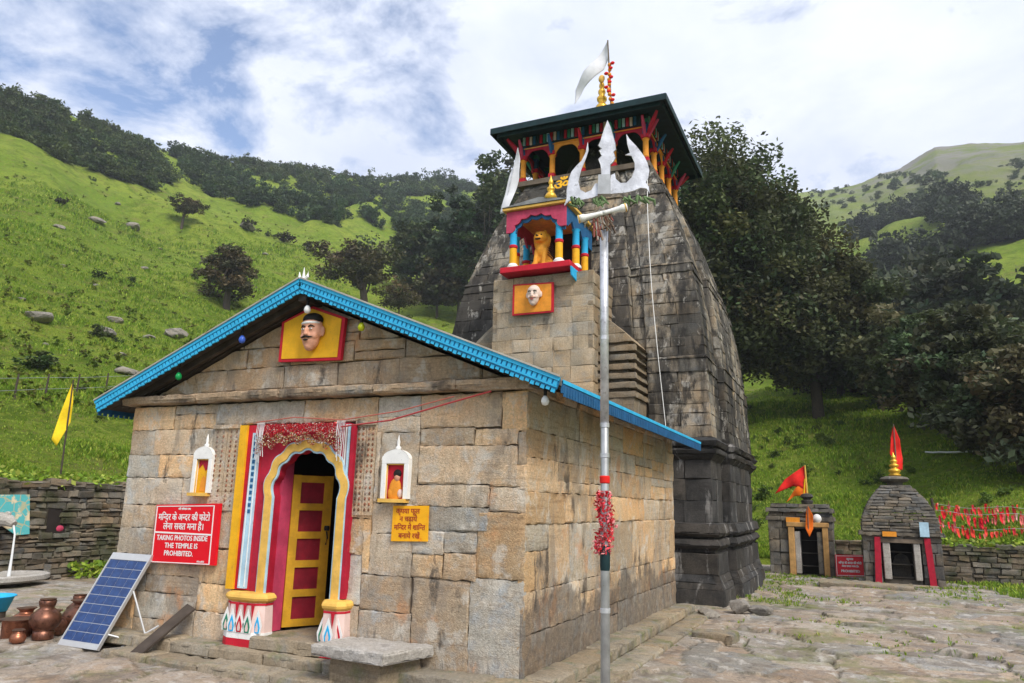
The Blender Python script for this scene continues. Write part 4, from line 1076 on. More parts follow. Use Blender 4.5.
for i in range(7):
    b = MB(); zz = .30 + i * .055; b.tube([(LX + .155, LY - .06, LZ + zz + .05), (LX + .20, LY + .06, LZ + zz), (LX + .205, LY + .18, LZ + zz - .03)], .009, 5); b.build('painted_stripe', M['wood_dark'], lion)
b = MB(); b.ball((LX, LY - .326, LZ + .725), (.034, .02, .022), 10, 6); b.ball((LX, LY - .295, LZ + .662), (.075, .035, .026), 10, 6); b.build('muzzle_paint', M['black'], lion)
for s in (-1, 1):
    b = MB(); b.ball((LX + s * .10, LY - .285, LZ + .035), (.035, .02, .022), 8, 5); b.build('painted_claw', M['white'], lion)

# painted masks: a head in relief on a coloured board
def mask(name, label, cat, poly, off, depth, board, border, skin, c, sc_, hair=True):
    t = thing(name, label, cat, (c[0], c[1], c[2]))
    cx_ = sum(p[0] for p in poly) / len(poly); cz_ = sum(p[1] for p in poly) / len(poly)
    mb = MB(); mb.prism(poly, off, (0, -depth, 0)); mb.build('border', M[border], t)
    mb = MB(); mb.prism([(cx_ + (x - cx_) * .90, cz_ + (z - cz_) * .90) for x, z in poly], (off[0], off[1] - depth, off[2]), (0, -.008, 0)); mb.build('board', M[board], t)
    x, y, z = c
    h = MB()
    for cc, rr in (((0, 0, .05), (.62, .40, .72)), ((0, -.03, -.45), (.46, .40, .58)), ((0, -.10, -.85), (.26, .26, .24)), ((0, -.40, -.15), (.11, .17, .24)), ((0, -.46, -.28), (.15, .12, .10)), ((-.62, .08, -.08), (.13, .10, .27)), ((.62, .08, -.08), (.13, .10, .27)), ((0, -.16, .28), (.52, .28, .30)),
                    ((-.30, -.22, -.35), (.2, .15, .2)), ((.30, -.22, -.35), (.2, .15, .2)), ((0, -.30, -.62), (.22, .14, .08))):
        h.ball((x + cc[0] * sc_, y + cc[1] * sc_, z + cc[2] * sc_), tuple(r * sc_ for r in rr), 16, 10)
    ho = h.build('head', M[skin], t); rm = ho.modifiers.new('remesh', 'REMESH'); rm.mode = 'VOXEL'; rm.voxel_size = sc_ * .05; rm.use_smooth_shade = True
    if hair:
        mb = MB(); mb.ball((x, y + .02 * sc_, z + .55 * sc_), (.58 * sc_, .42 * sc_, .36 * sc_), 16, 10); mb.build('hair', M['black'], t, smooth=True)
        mb = MB(); mb.ball((x, y - .10 * sc_, z + .32 * sc_), (.56 * sc_, .38 * sc_, .14 * sc_), 16, 8); mb.build('ash_mark', M['white'], t, smooth=True)
    for s in (-1, 1):
        mb = MB(); mb.ball((x + s * .24 * sc_, y - .40 * sc_, z - .01 * sc_), (.11 * sc_, .04 * sc_, .036 * sc_), 10, 6); ey = mb.build('eye', M['white'], t, smooth=True)
        mb = MB(); mb.ball((x + s * .24 * sc_, y - .445 * sc_, z - .01 * sc_), (.034 * sc_, .012 * sc_, .030 * sc_), 8, 6); mb.build('pupil', M['black'], ey)
        mb = MB(); mb.tube([(x + s * .10 * sc_, y - .42 * sc_, z + .10 * sc_), (x + s * .25 * sc_, y - .42 * sc_, z + .17 * sc_), (x + s * .42 * sc_, y - .32 * sc_, z + .10 * sc_)], [.03 * sc_, .045 * sc_, .015 * sc_], 6); mb.build('eyebrow', M['black'], t)
    mb = MB(); mb.tube([(x - .36 * sc_, y - .36 * sc_, z - .42 * sc_), (x - .15 * sc_, y - .46 * sc_, z - .43 * sc_), (x, y - .50 * sc_, z - .40 * sc_), (x + .15 * sc_, y - .46 * sc_, z - .43 * sc_), (x + .36 * sc_, y - .36 * sc_, z - .42 * sc_)], [.015 * sc_, .055 * sc_, .04 * sc_, .055 * sc_, .015 * sc_], 6)
    mb.build('moustache', M['black' if hair else 'skin'], t)
    mb = MB(); mb.tube([(x - .14 * sc_, y - .44 * sc_, z - .57 * sc_), (x, y - .47 * sc_, z - .59 * sc_), (x + .14 * sc_, y - .44 * sc_, z - .57 * sc_)], [.02 * sc_, .05 * sc_, .02 * sc_], 6); mb.build('lips', M['red' if not hair else 'black'], t)
    return t
mask('gable_mask', 'moustached face in relief on a five sided yellow board in the gable', 'mask', [(-3.44, 3.30), (-2.47, 3.27), (-2.44, 3.80), (-2.96, 3.99), (-3.44, 3.82)], (0, .0, 0), .05, 'yellow', 'red', 'skin', (-2.90, -.10, 3.66), .245)
mask('tower_mask', 'pale face in relief on an orange board below the lion balcony', 'mask', [(-3.58, 5.72), (-2.60, 5.72), (-2.60, 6.40), (-3.58, 6.44)], (0, 7.36, 0), .05, 'orange', 'red', 'pale_skin', (-3.04, 7.25, 6.16), .26, hair=False)

# ------------------------------------------------------------------ things on and round the hall
# wall niches
def niche(xa, xb, z0, zs, lab, idol):
    cx_ = (xa + xb) / 2; w = xb - xa
    t = thing('wall_niche', lab, 'wall niche', (cx_, 0, z0), 'white niches beside the doorway')
    f = MB(); fw = .06
    f.box(xa, xa + fw, -.07, .03, z0 + .03, zs); f.box(xb - fw, xb, -.07, .03, z0 + .03, zs); f.box(xa, xb, -.07, .03, zs, zs + .05)
    n = 10; arc = [(w / 2 * math.cos(math.pi * k / n), .11 * math.sin(math.pi * k / n)) for k in range(n + 1)]
    f.prism(arc, (cx_, .03, zs + .05), (0, -.10, 0)); f.build('frame', M['white'], t, bevel=.006)
    f = MB(); f.lathe([(.03, 0), (.035, .03), (.015, .05), (.02, .09), (.003, .17)], (cx_, -.02, zs + .155), 10); f.build('spike', M['white'], t, smooth=True)
    f = MB(); f.box(xa - .01, xb - .02, -.10, .03, z0 - .01, z0 + .03); f.build('sill', M['gold_paint'], t)
    f = MB(); f.box(xa + fw, xb - fw, -.022, .0, z0 + .03, zs); f.build('back_panel', M['yellow' if idol == 0 else 'red'], t)
    f = MB()
    for a, b in ((xa + fw, xa + fw + .012), (xb - fw - .012, xb - fw)): f.box(a, b, -.055, -.045, z0 + .03, zs)
    f.box(xa + fw, xb - fw, -.055, -.045, zs - .014, zs - .002); f.build('trim', M['gold_paint'], t)
    if idol == 0:
        f = MB(); f.prism([(-.09, .0), (.09, .0), (.085, -.09), (.03, -.14), (-.03, -.05), (-.085, -.11)], (cx_, -.023, zs - .01), (0, -.006, 0)); f.build('painting', M['crimson'], t)
        f = MB(); f.prism([(-.06, 0), (.07, 0), (.05, .16), (.0, .2), (-.04, .15)], (cx_ + .01, -.023, z0 + .05), (0, -.004, 0)); f.build('painting', M['orange'], t)
    else:
        f = MB(); f.ball((cx_ - .01, -.024, z0 + .13), (.085, .02, .13), 12, 8); f.ball((cx_ - .06, -.024, z0 + .09), (.05, .02, .07), 10, 6); f.build('idol', M['orange'], t, smooth=True)
        f = MB(); f.ball((cx_ + .01, -.026, z0 + .27), (.04, .02, .05), 10, 6); f.build('head', M['skin'], t, smooth=True)
        f = MB(); f.ball((cx_ + .01, -.024, z0 + .31), (.055, .022, .05), 10, 6); f.build('hair', M['black'], t, smooth=True)
        f = MB(); f.ball((cx_ + .06, -.03, z0 + .09), (.035, .02, .05), 8, 6); f.build('cloth', M['rose_white'], t, smooth=True)
niche(-4.70, -4.37, 1.62, 2.08, 'white framed wall niche with a plain yellow painted back, left of the doorway', 0)
niche(-1.76, -1.40, 1.60, 2.02, 'domed white wall niche with an orange robed idol, right of the doorway', 1)

# photograph ban sign
t = thing('notice_board', 'red enamel notice board in Hindi and English beside the blue solar panel', 'sign', (-4.70, 0, .77))
f = MB(); f.prism([(-5.235, .755), (-4.135, .775), (-4.15, 1.525), (-5.255, 1.485)], (0, -.03, 0), (0, -.045, 0)); f.build('board', M['sign_red'], t)
f = MB(); fr_ = [(-5.235, .755), (-4.205, .775), (-4.222, 1.505), (-5.25, 1.475)]
ctr_ = np.mean(fr_, 0); o1 = [ctr_ + (np.array(p) - ctr_) * .985 for p in fr_]; o2 = [ctr_ + (np.array(p) - ctr_) * .955 for p in fr_]
strip(f, [tuple(p) for p in o1] + [tuple(o1[0])], [tuple(p) for p in o2] + [tuple(o2[0])], -.079, -.0755)
f.box(-5.215, -4.235, -.079, -.0755, 1.128, 1.148); f.build('white_border', M['sign_text'], t)
lettering([('श्री गणेशाय नमः', 0, .665, .026, .22), ('मन्दिर के अन्दर की फोटो', 0, .535, .082, .90), ('लेना सख्त मना है।', 0, .42, .082, .70),
           ('TAKING PHOTOS INSIDE', 0, .285, .062, .88), ('THE TEMPLE IS', 0, .190, .062, .58), ('PROHIBITED.', -.03, .095, .062, .50), ('मन्दिर समिति', .36, .025, .018, .2)],
          (-4.728, -.0775, .765), (1, 0, .018), (-.015, 0, 1), M['sign_text'], t, bold=.0035)
# yellow handwritten notice
t = thing('paper_notice', 'small yellow notice with brown handwriting under the idol niche', 'sign', (-1.37, 0, 1.18))
f = MB(); f.prism([(-1.605, 1.17), (-1.135, 1.185), (-1.14, 1.565), (-1.60, 1.555)], (0, -.015, 0), (0, -.014, 0)); f.build('board', M['sign_yellow'], t)
lettering([('कृपया फूल', -.03, .295, .055, .34), ('न चढ़ायें', -.02, .21, .055, .26), ('मन्दिर में शान्ति', 0, .12, .055, .40), ('बनाये रखें', 0, .03, .055, .38)], (-1.372, -.031, 1.18), (1, 0, .02), (0, 0, 1), M['sign_brown'], t, bold=.003)

# tinsel garland over the doorway
t = thing('tinsel_garland', 'red tinsel garland with silver tassels hung over the doorway', 'garland', (-3.0, -.15, 2.4))
def flakes(mb, n, fn, size, cols):
    for i in range(n):
        p = np.array(fn()); a = rng.normal(size=3); a /= np.linalg.norm(a); b_ = np.cross(a, rng.normal(size=3)); b_ /= np.linalg.norm(b_)
        s = size * random.uniform(.6, 1.3); mb.add([p - a * s, p + b_ * s * .5, p + a * s, p - b_ * s * .5], [(0, 1, 2, 3)], cols[int(rng.integers(len(cols)))])
f = MB(); REDS = [(.55, .01, .02), (.70, .02, .03), (.42, .01, .03), (.75, .10, .08), (.7, .6, .55)]
def gpos():
    u = rng.random(); x = -3.62 + 1.33 * u; sag = .06 * math.sin(u * math.pi * 3) ** 2 + .10 * (1 - math.sin(u * math.pi))
    return (x, -.10 - .03 * rng.random(), 2.50 - rng.random() * (.10 + .6 * sag))
flakes(f, 3000, gpos, .011, REDS); f.build('tinsel', M['tinsel'], t)
f = MB(); MIX = [(.45, .02, .03), (.5, .35, .12), (.35, .10, .05), (.7, .62, .5), (.22, .12, .05)]
def gpos2():
    u = rng.random(); return (-3.60 + 1.30 * u, -.12 - .03 * rng.random(), 2.37 - .03 * math.sin(u * 40) - rng.random() * (.22 - .12 * math.sin(u * math.pi)))
flakes(f, 2600, gpos2, .011, MIX); f.build('flower_fringe', M['tinsel'], t)
for xa in (-3.60, -2.38):
    f = MB()
    for i in range(7):
        x = xa + i * .018; f.tube([(x, -.13, 2.52), (x + rng.normal(0, .01), -.14, 2.35), (x + rng.normal(0, .02), -.13, 2.12 - .1 * rng.random())], .0045, 4, tint=(.72, .72, .74))
    f.build('silver_tassel', M['tinsel'], t)
f = MB(); f.tube([(-2.3, -.16, 2.44), (-1.6, -.17, 2.50), (-.9, -.17, 2.66), (-.35, -.17, 2.78)], .010, 6, tint=(.45, .05, .05)); f.tube([(-3.6, -.16, 2.52), (-3.0, -.16, 2.57), (-2.3, -.16, 2.52), (-1.5, -.17, 2.60), (-.8, -.17, 2.74)], .007, 6, tint=(.5, .12, .08)); f.build('string', M['tinsel'], t)

# coloured bulbs along the eaves
bulbs = [(-2.88, 'white_bulb', M['white'], 'white bulb hanging under the ridge of the gable'), (-3.90, 'b', plain('blue_glass', (.06, .14, .60), .15), 'blue bulb hanging from the left gable board, the upper one'),
         (-4.95, 'g', plain('green_glass', (.01, .30, .08), .15), 'green bulb hanging from the left gable board'), (-2.05, 'y', plain('yellow_glass', (.50, .55, .02), .15), 'yellow green bulb hanging from the right gable board'),
         (.28, 'w', M['white'], 'white bulb hanging at the right corner of the gable eave')]
for x, _, m_, lab in bulbs:
    zt = roof_z(x) - .16; y = YF + (.06 if x != .28 else .12)
    if x == -2.88: zt = RZ - .24
    t = thing('light_bulb', lab, 'bulb', (x, y, zt), 'coloured bulbs along the gable')
    f = MB(); f.lathe([(.018, -.06), (.02, 0), (.008, .01), (.006, .06)], (x, y, zt), 8); f.build('holder', M['black'], t)
    f = MB(); f.lathe([(.0, -.16), (.03, -.15), (.044, -.115), (.036, -.085), (.018, -.058)], (x, y, zt), 12); f.build('glass', m_, t, smooth=True)

# stone bench
t = thing('stone_bench', 'thick grey stone slab bench on a block right of the doorway', 'bench', (-1.6, -.4, -.1))
f = MB(); zt = .14; P4 = [(-2.12, -.62), (-1.18, -.70), (-1.00, -.015), (-2.05, -.015)]
block(f, (*P4[0], zt), (*P4[1], zt), (*P4[2], zt), (*P4[3], zt), (0, 0, 1), (1, 1, 1), 0, step=.05, rough=.006, edge=.006, back=.03)
for a, b_ in ((0, 1), (1, 2)):
    d = np.array(P4[b_]) - P4[a]; nr = (d[1] / np.linalg.norm(d), -d[0] / np.linalg.norm(d), 0)
    block(f, (*P4[a], zt - .11), (*P4[b_], zt - .11), (*P4[b_], zt), (*P4[a], zt), nr, (1, 1, 1), 0, step=.05, rough=.006, edge=.006, back=.03)
f.add([(*p, zt - .11) for p in P4], [(0, 1, 2, 3)]); f.build('slab', M['bench'], t)
f = MB()
Q4 = [(-1.95, -.52), (-1.28, -.58), (-1.12, -.05), (-1.92, -.05)]
for a, b_ in ((0, 1), (1, 2), (3, 0)):
    d = np.array(Q4[b_]) - Q4[a]; nr = (d[1] / np.linalg.norm(d), -d[0] / np.linalg.norm(d), 0)
    block(f, (*Q4[a], -.3), (*Q4[b_], -.3), (*Q4[b_], zt - .10), (*Q4[a], zt - .10), nr, (.8, .78, .75), 0, step=.06, rough=.008, back=.05)
f.build('support_block', M['plinth'], t)

# solar panel leaning on the corner of the hall
B0, B1 = np.array([-6.20, -.50, GZ + .01]), np.array([-5.47, -.50, GZ + .01]); T0 = np.array([-5.93, -.09, .85]); T1 = T0 + (B1 - B0) * .99
t = thing('solar_panel', 'framed blue solar panel leaning against the left corner of the hall', 'solar panel', tuple((B0 + B1) / 2))
ux = (B1 - B0); W_ = np.linalg.norm(ux); ux /= W_; uy = T0 - B0; uy -= ux * (uy @ ux) * 0; Ls = np.linalg.norm(uy); uy = uy / Ls; nz_ = np.cross(ux, uy); nz_ /= np.linalg.norm(nz_)
def pbox(mb, u0, u1, v0, v1, d0, d1, mi=0):
    P = [B0 + ux * u + uy * v + nz_ * d for d in (d0, d1) for v in (v0, v1) for u in (u0, u1)]
    mb.add(P, [(0, 2, 3, 1), (4, 5, 7, 6), (0, 1, 5, 4), (2, 6, 7, 3), (0, 4, 6, 2), (1, 3, 7, 5)], mi=mi)
f = MB(); pbox(f, .0, W_, 0, .07, -.035, .006); pbox(f, 0, W_, Ls - .09, Ls, -.035, .006); pbox(f, 0, .022, .07, Ls - .09, -.035, .006); pbox(f, W_ - .022, W_, .07, Ls - .09, -.035, .006); f.build('frame', M['alu'], t)
f = MB(); pbox(f, .022, W_ - .022, .07, Ls - .09, -.03, -.006); f.build('glass_backing', M['alu'], t)
f = MB(); nc, nr_ = 4, 9
for i in range(nc):
    for j in range(nr_):
        cw, ch = (W_ - .044) / nc, (Ls - .16) / nr_
        pbox(f, .022 + i * cw + .004, .022 + (i + 1) * cw - .004, .07 + j * ch + .004, .07 + (j + 1) * ch - .004, -.006, -.002)
f.build('solar_cells', M['solar'], t)
f = MB(); f.tube([B1 + uy * .75 - nz_ * .03, (-5.05, -.12, GZ + .06)], .012, 6); f.tube([B1 + uy * .2 - nz_ * .03, (-5.05, -.12, GZ + .06), (-5.02, -.42, GZ + .02)], .012, 6); f.tube([(-5.30, -.30, GZ + .03), (-4.98, -.05, GZ + .28)], .012, 6); f.build('stand', M['alu'], t)

# plank leaning on the plinth
t = MB(); a, b_ = np.array([-4.70, -.62, GZ + .03]), np.array([-4.45, -.06, .27]); d = (b_ - a) / np.linalg.norm(b_ - a); sd_ = np.cross(d, (0, 1, .3)); sd_ /= np.linalg.norm(sd_); up = np.cross(sd_, d)
sdx = np.array([1, -.05, 0.]); sdx -= d * (sdx @ d); sdx /= np.linalg.norm(sdx); up = np.cross(d, sdx)
t.obox((a + b_) / 2, sdx * .095, d * np.linalg.norm(b_ - a) / 2, up * .016)
o = t.build('plank', M['wood_dark'], loc=(a[0], a[1], GZ), bevel=.004); tag(o, 'short dark weathered plank leaning against the plinth', 'plank')

# copper pots
def pot(x, y, s, prof, lab, mat='copper', lid=False, tilt=0):
    s *= 1.28
    z = ground(x, y) + .004
    t = thing('copper_pot', lab, 'pot', (x, y, z), 'copper vessels beside the solar panel')
    f = MB(); f.lathe([(r * s, h * s) for r, h in prof], (x, y, z), 24); f.build('body', M[mat], t, smooth=True)
    f = MB(); r, h = prof[-1]; f.lathe([(r * s * .98, h * s), (r * s * 1.12, h * s + .004), (r * s * 1.12, h * s + .014), (r * s * .9, h * s + .016)], (x, y, z), 24); f.build('rim', M['copper_dark'], t)
    return t
gagar = [(.0, 0), (.35, .0), (.62, .10), (.82, .35), (.85, .60), (.70, .88), (.42, 1.05), (.34, 1.12), (.38, 1.22), (.46, 1.30)]
lota = [(.0, 0), (.30, .0), (.52, .16), (.58, .40), (.46, .66), (.34, .76), (.40, .88)]
bucket = [(.0, 0), (.62, 0), (.66, .04), (.70, .9), (.74, .96)]
tall = [(.0, 0), (.50, .0), (.52, .04), (.52, .42), (.44, .46), (.66, .62), (.78, .95), (.72, 1.25), (.46, 1.5), (.34, 1.6), (.40, 1.75), (.44, 1.95), (.36, 2.0)]
pot(-6.62, -.42, .19, tall, 'tallest brown copper water jar with a stepped neck, touching the solar panel side', 'copper_dark')
pot(-7.05, -.05, .21, gagar, 'round dark copper pot with flared rim behind the pale copper tub', 'copper_dark')
pot(-7.17, -.42, .20, bucket, 'wide pale copper tub at the front of the pot group', 'copper')
pot(-7.07, .42, .24, gagar, 'large round copper pot at the back of the pot group', 'copper_dark')
pot(-6.62, -.75, .13, lota, 'smallest squat copper jug in front of the tallest jar', 'copper')
pot(-6.82, -.62, .11, lota, 'small brass coloured jug between tub and tallest jar', 'copper')
pot(-7.5, -.10, .19, gagar, 'copper pot with a red cloth round its neck left of the tub', 'copper')
pot(-6.95, 1.05, .22, gagar, 'copper pot standing apart behind the solar panel', 'copper')
pot(-7.62, -.62, .17, lota, 'copper jug at the left edge of the pot group', 'copper')
pot(-7.32, .55, .17, tall, 'slim dark copper jar behind the group of pots', 'copper_dark')
t = thing('plastic_basin', 'blue plastic basin at the left edge among the copper pots', 'basin', (-8.6, .1, GZ))
f = MB(); f.lathe([(.0, .01), (.20, .0), (.27, .20), (.30, .21), (.29, .225), (.255, .21), (.19, .03), (.0, .03)], (-8.6, .1, GZ + .16), 24); f.build('bowl', M['sky_blue'], t, smooth=True)
f = MB(); f.lathe([(.19, 0), (.19, .16)], (-8.6, .1, GZ), 16); f.build('stand', M['wood_dark'], t)
f = MB(); 
for k in range(10):
    an = k / 10 * 6.28; f.tube([(-7.5 + .085 * math.cos(an), -.10 + .085 * math.sin(an), GZ + .21), (-7.5 + .10 * math.cos(an), -.10 + .10 * math.sin(an), GZ + .12 - .03 * rng.random())], .022, 6)
f.tube([(-7.5 + .085 * math.cos(a), -.10 + .085 * math.sin(a), GZ + .215) for a in np.linspace(0, 6.3, 14)], .02, 6)
o = f.build('red_cloth', M['cloth_red'], loc=(-7.5, -.1, GZ)); tag(o, 'small red cloth tied round the neck of a copper pot', 'cloth')

# ------------------------------------------------------------------ trident pole
PX, PY = 1.78, -2.92
pz = ground(PX, PY) - .02
t = thing('trident_pole', 'tall silver pole topped with a white trident in front of the hall', 'trident', (PX, PY, pz))
f = MB(); f.tube([(PX, PY, pz), (PX, PY, 1.3), (PX, PY, 3.42)], [.029, .0265, .022], 12); f.build('shaft', M['steel'], t, smooth=True)
f = MB()
for z, r in ((1.02, .0305), (1.90, .029), (2.08, .029), (2.62, .028), (.55, .0315)):
    f.lathe([(r - .006, -.015), (r, -.012), (r, .012), (r - .006, .015)], (PX, PY, z), 12)
f.build('coupling', M['silver'], t)
f = MB(); f.lathe([(.027, 1.24), (.030, 1.26), (.030, 1.36), (.027, 1.38)], (PX, PY, 0), 12); f.build('green_band', M['teal_dark'], t)
f = MB(); f.tube([(PX, PY, 2.08), (PX, PY, 3.40)], .0268, 12); f.build('white_sleeve', M['silver'], t, smooth=True)
view = np.array([PX - CAMP[0], PY - CAMP[1], 0]); view /= np.linalg.norm(view); ur = np.array([view[1], -view[0], 0.0]); ur_ = ur * 1.0
def from_zoom(pts): return [((x - 197) / 4.267 / 143.0, 4.09 - (y - 90) / 4.267 / 143.0 * 1.03) for x, y in pts]
def blade(pts, th=.012, off=0):
    mb = MB(); P = from_zoom(pts); mb.prism(P, np.array([PX, PY, 0]) - view * (th / 2 + off), view * th, ax=ur_, ay=(0, 0, 1)); return mb
L_ = [(133, 178), (136, 210), (128, 240), (108, 290), (96, 340), (104, 375), (125, 388), (148, 378), (162, 352), (172, 352), (176, 400), (150, 410), (112, 416), (78, 416), (58, 422), (42, 438), (50, 408), (50, 375), (58, 330), (68, 300), (88, 275), (108, 255), (124, 222)]
R_ = [(287, 150), (300, 172), (325, 200), (345, 228), (356, 245), (368, 272), (375, 305), (370, 335), (360, 352), (372, 372), (374, 395), (362, 378), (340, 374), (312, 386), (280, 392), (245, 394), (220, 396), (220, 350), (226, 318), (240, 312), (244, 335), (262, 352), (285, 352), (306, 330), (318, 298), (318, 270), (306, 240), (282, 236), (300, 228), (290, 190)]
C_ = [(212, 90), (226, 118), (234, 150), (243, 185), (246, 212), (236, 222), (244, 246), (236, 262), (224, 275), (219, 322), (188, 322), (184, 275), (175, 250), (188, 236), (178, 214), (188, 206), (174, 192), (184, 172), (190, 150), (200, 118)]
f = blade(C_); f.v += blade(L_, .010).v; n0 = len(f.v[0]); f.v = f.v[:1]; f.build('centre_prong', M['silver'], t, bevel=.003)
blade(L_, .010).build('side_prong', M['silver'], t, bevel=.003); blade(R_, .010).build('side_prong', M['silver'], t, bevel=.003)
f = blade([(175, 320), (222, 320), (224, 400), (172, 400)], .05); f.build('socket_block', M['steel'], t)
# offerings tied under the prongs
f = MB()
for i in range(22):
    x = rng.uniform(-.23, .26); z0_ = 3.535 + rng.uniform(-.01, .02); p0_ = np.array([PX, PY, z0_]) + ur_ * x - view * rng.uniform(.01, .03)
    f.tube([p0_, p0_ + ur_ * rng.normal(0, .02) + (0, 0, -.025), p0_ + ur_ * rng.normal(0, .03) + (0, 0, -.045 - .02 * rng.random())], [.009, .012, .004], 5)
o = f.build('green_cloth', M['cloth_green'], loc=(PX, PY, 3.5)); tag(o, 'dull green cloth tied along the foot of the trident prongs', 'cloth')
t2 = thing('hand_drum', 'white hourglass drum tied crosswise to the trident pole', 'drum', (PX, PY, 3.40))
f = MB(); ca = np.array([PX, PY, 3.385]) - ur_ * .165 - view * .05; cb = np.array([PX, PY, 3.46]) + ur_ * .145 - view * .05
f.tube([ca + (cb - ca) * k for k in (0, .12, .16, .45, .5)], [.024, .026, .020, .014, .016], 12); f.tube([ca + (cb - ca) * k for k in (.5, .58, .86, .9, 1)], [.016, .014, .020, .026, .024], 12); f.build('body', M['white'], t2, smooth=True)
f = MB(); 
for k in (.02, .97): f.tube([ca + (cb - ca) * (k - .012), ca + (cb - ca) * (k + .012)], [.028, .028], 12)
f.build('rim', M['gold_paint'], t2)
f = MB(); BR = [(.09, .06, .04), (.16, .10, .06), (.22, .05, .04), (.30, .28, .24)]
for i in range(26):
    x = rng.normal(0, .03); p0_ = np.array([PX, PY, 3.42 + rng.uniform(-.03, .03)]) + ur_ * x - view * .045
    f.tube([p0_, p0_ + ur_ * rng.normal(0, .025) + (0, 0, -.06), p0_ + ur_ * rng.normal(0, .03) + (0, 0, -.13 * rng.random() - .05)], .007, 4, tint=BR[i % 4])
o = f.build('bead_strings', M['tinsel'], loc=(PX, PY, 3.4)); tag(o, 'brown bead strings knotted round the pole beside the drum', 'beads')
# red tinsel on the shaft
t3 = thing('red_tinsel', 'red shredded tinsel bunch tied round the silver pole', 'tinsel', (PX, PY, 1.5))
f = MB()
def tp():
    z = rng.uniform(1.33, 1.69); a = rng.uniform(0, 6.28); r = .028 + abs(rng.normal(0, .013)) * (1.1 if z < 1.62 else .6); return (PX + r * math.cos(a) + .012 * math.sin(z * 22), PY + r * math.sin(a), z)
flakes(f, 900, tp, .013, [(.62, .015, .03), (.75, .04, .06), (.80, .16, .20), (.50, .01, .02), (.80, .30, .30)]); f.build('strands', M['tinsel'], t3)
f = MB(); f.lathe([(.027, 1.735), (.031, 1.74), (.031, 1.775), (.027, 1.78)], (PX, PY, 0), 12); f.build('tape', M['cloth_red'], t3)

# ------------------------------------------------------------------ flags
def cloth(poly, O, ax, ay, th, mat, name, wave=.03, parent=None, nsub=5):
    """flag cut from a polygon outline, subdivided and rippled"""
    bm = bmesh.new(); O, ax, ay = (np.array(a, float) for a in (O, ax, ay)); nr = np.cross(ax, ay); nr /= np.linalg.norm(nr)
    vs = [bm.verts.new(Vector((a, b, 0))) for a, b in poly]; bm.faces.new(vs); bmesh.ops.triangulate(bm, faces=bm.faces[:])
    for k in range(nsub - 2):
        bmesh.ops.subdivide_edges(bm, edges=bm.edges[:], cuts=1, use_grid_fill=True)
    sx = max(p[0] for p in poly) - min(p[0] for p in poly); sy = max(p[1] for p in poly) - min(p[1] for p in poly); s_ = max(sx, sy)
    mb = MB(); V = []
    for v in bm.verts:
        a, b = v.co.x, v.co.y
        V.append(O + ax * a + ay * b + nr * wave * s_ * (math.sin(a / s_ * 9 + b / s_ * 4) + .5 * math.sin(b / s_ * 13 - a / s_ * 6)))
    bm.verts.index_update(); mb.add(V, [[v.index for v in fc.verts] for fc in bm.faces]); bm.free()
    o = mb.build(name, mat, parent, smooth=True)
    so_ = o.modifiers.new('thickness', 'SOLIDIFY'); so_.thickness = th; return o
def flag(name, lab, base, top, cloth_poly, ax, mat, pole_mat, r=.02, group=None, tip=None):
    base, top = np.array(base, float), np.array(top, float)
    t = thing(name, lab, 'flag', tuple(base), group)
    f = MB(); f.tube([base, (base + top) / 2, top], [r, r * .9, r * .7], 8); f.build('pole', pole_mat, t)
    cloth(cloth_poly, top, ax, (0, 0, 1), .004, mat, 'cloth', parent=t)
    return t
fx = np.array([.91, .41, 0])
# tower top
t = flag('temple_flag', 'white pennant flying beside the gilded finial on the canopy roof', (-2.62, 11.8, 12.95), (-2.75, 11.9, 15.35), [(0, 0), (.02, -.6), (-.12, -.95), (-.42, -1.2), (-.72, -1.45), (-1.02, -1.95), (-1.0, -1.45), (-.72, -.95), (-.35, -.5)], (1, .1, 0), M['cloth_white'], M['wood'], .03)
f = MB()
for i in range(9): f.ball((-2.62 - .006 * i + rng.normal(0, .03), 11.78, 13.15 + i * .16), .06, 8, 6)
f.build('bead_garland', M['orange'], t)
f = MB()
for i in range(9): f.ball((-2.62 - .006 * i + rng.normal(0, .05), 11.75, 13.25 + i * .15), (.07, .05, .05), 7, 5)
f.build('cloth_knots', M['cloth_red'], t)
f = MB(); f.ball((-2.92, 11.82, 14.05), (.10, .06, .13), 10, 7); f.build('ochre_bow', M['gold_paint'], t)
t = flag('temple_pennant', 'long narrow white pennant leaning beside the lion balcony', (-3.86, 7.30, 8.2), (-3.55, 7.34, 9.8), [(0, 0), (.05, -.30), (.03, -.75), (-.10, -1.30), (-.20, -1.60), (-.40, -1.62), (-.30, -1.2), (-.20, -.70), (-.07, -.22)], (1, .05, 0), M['cloth_white'], M['silver'], .015)
yz = float(terrain(-14.5, 4.9))
flag('yellow_flag', 'yellow pennant on a thin pole above the left stone wall', (-14.5, 4.9, yz - .1), (-14.5, 4.85, 4.38), [(0, 0), (.07, -.55), (.08, -1.05), (-.14, -1.66), (-.27, -1.50), (-.17, -.85), (-.04, -.2)], (.55, .83, 0), M['cloth_yellow'], M['wood_dark'], .022)

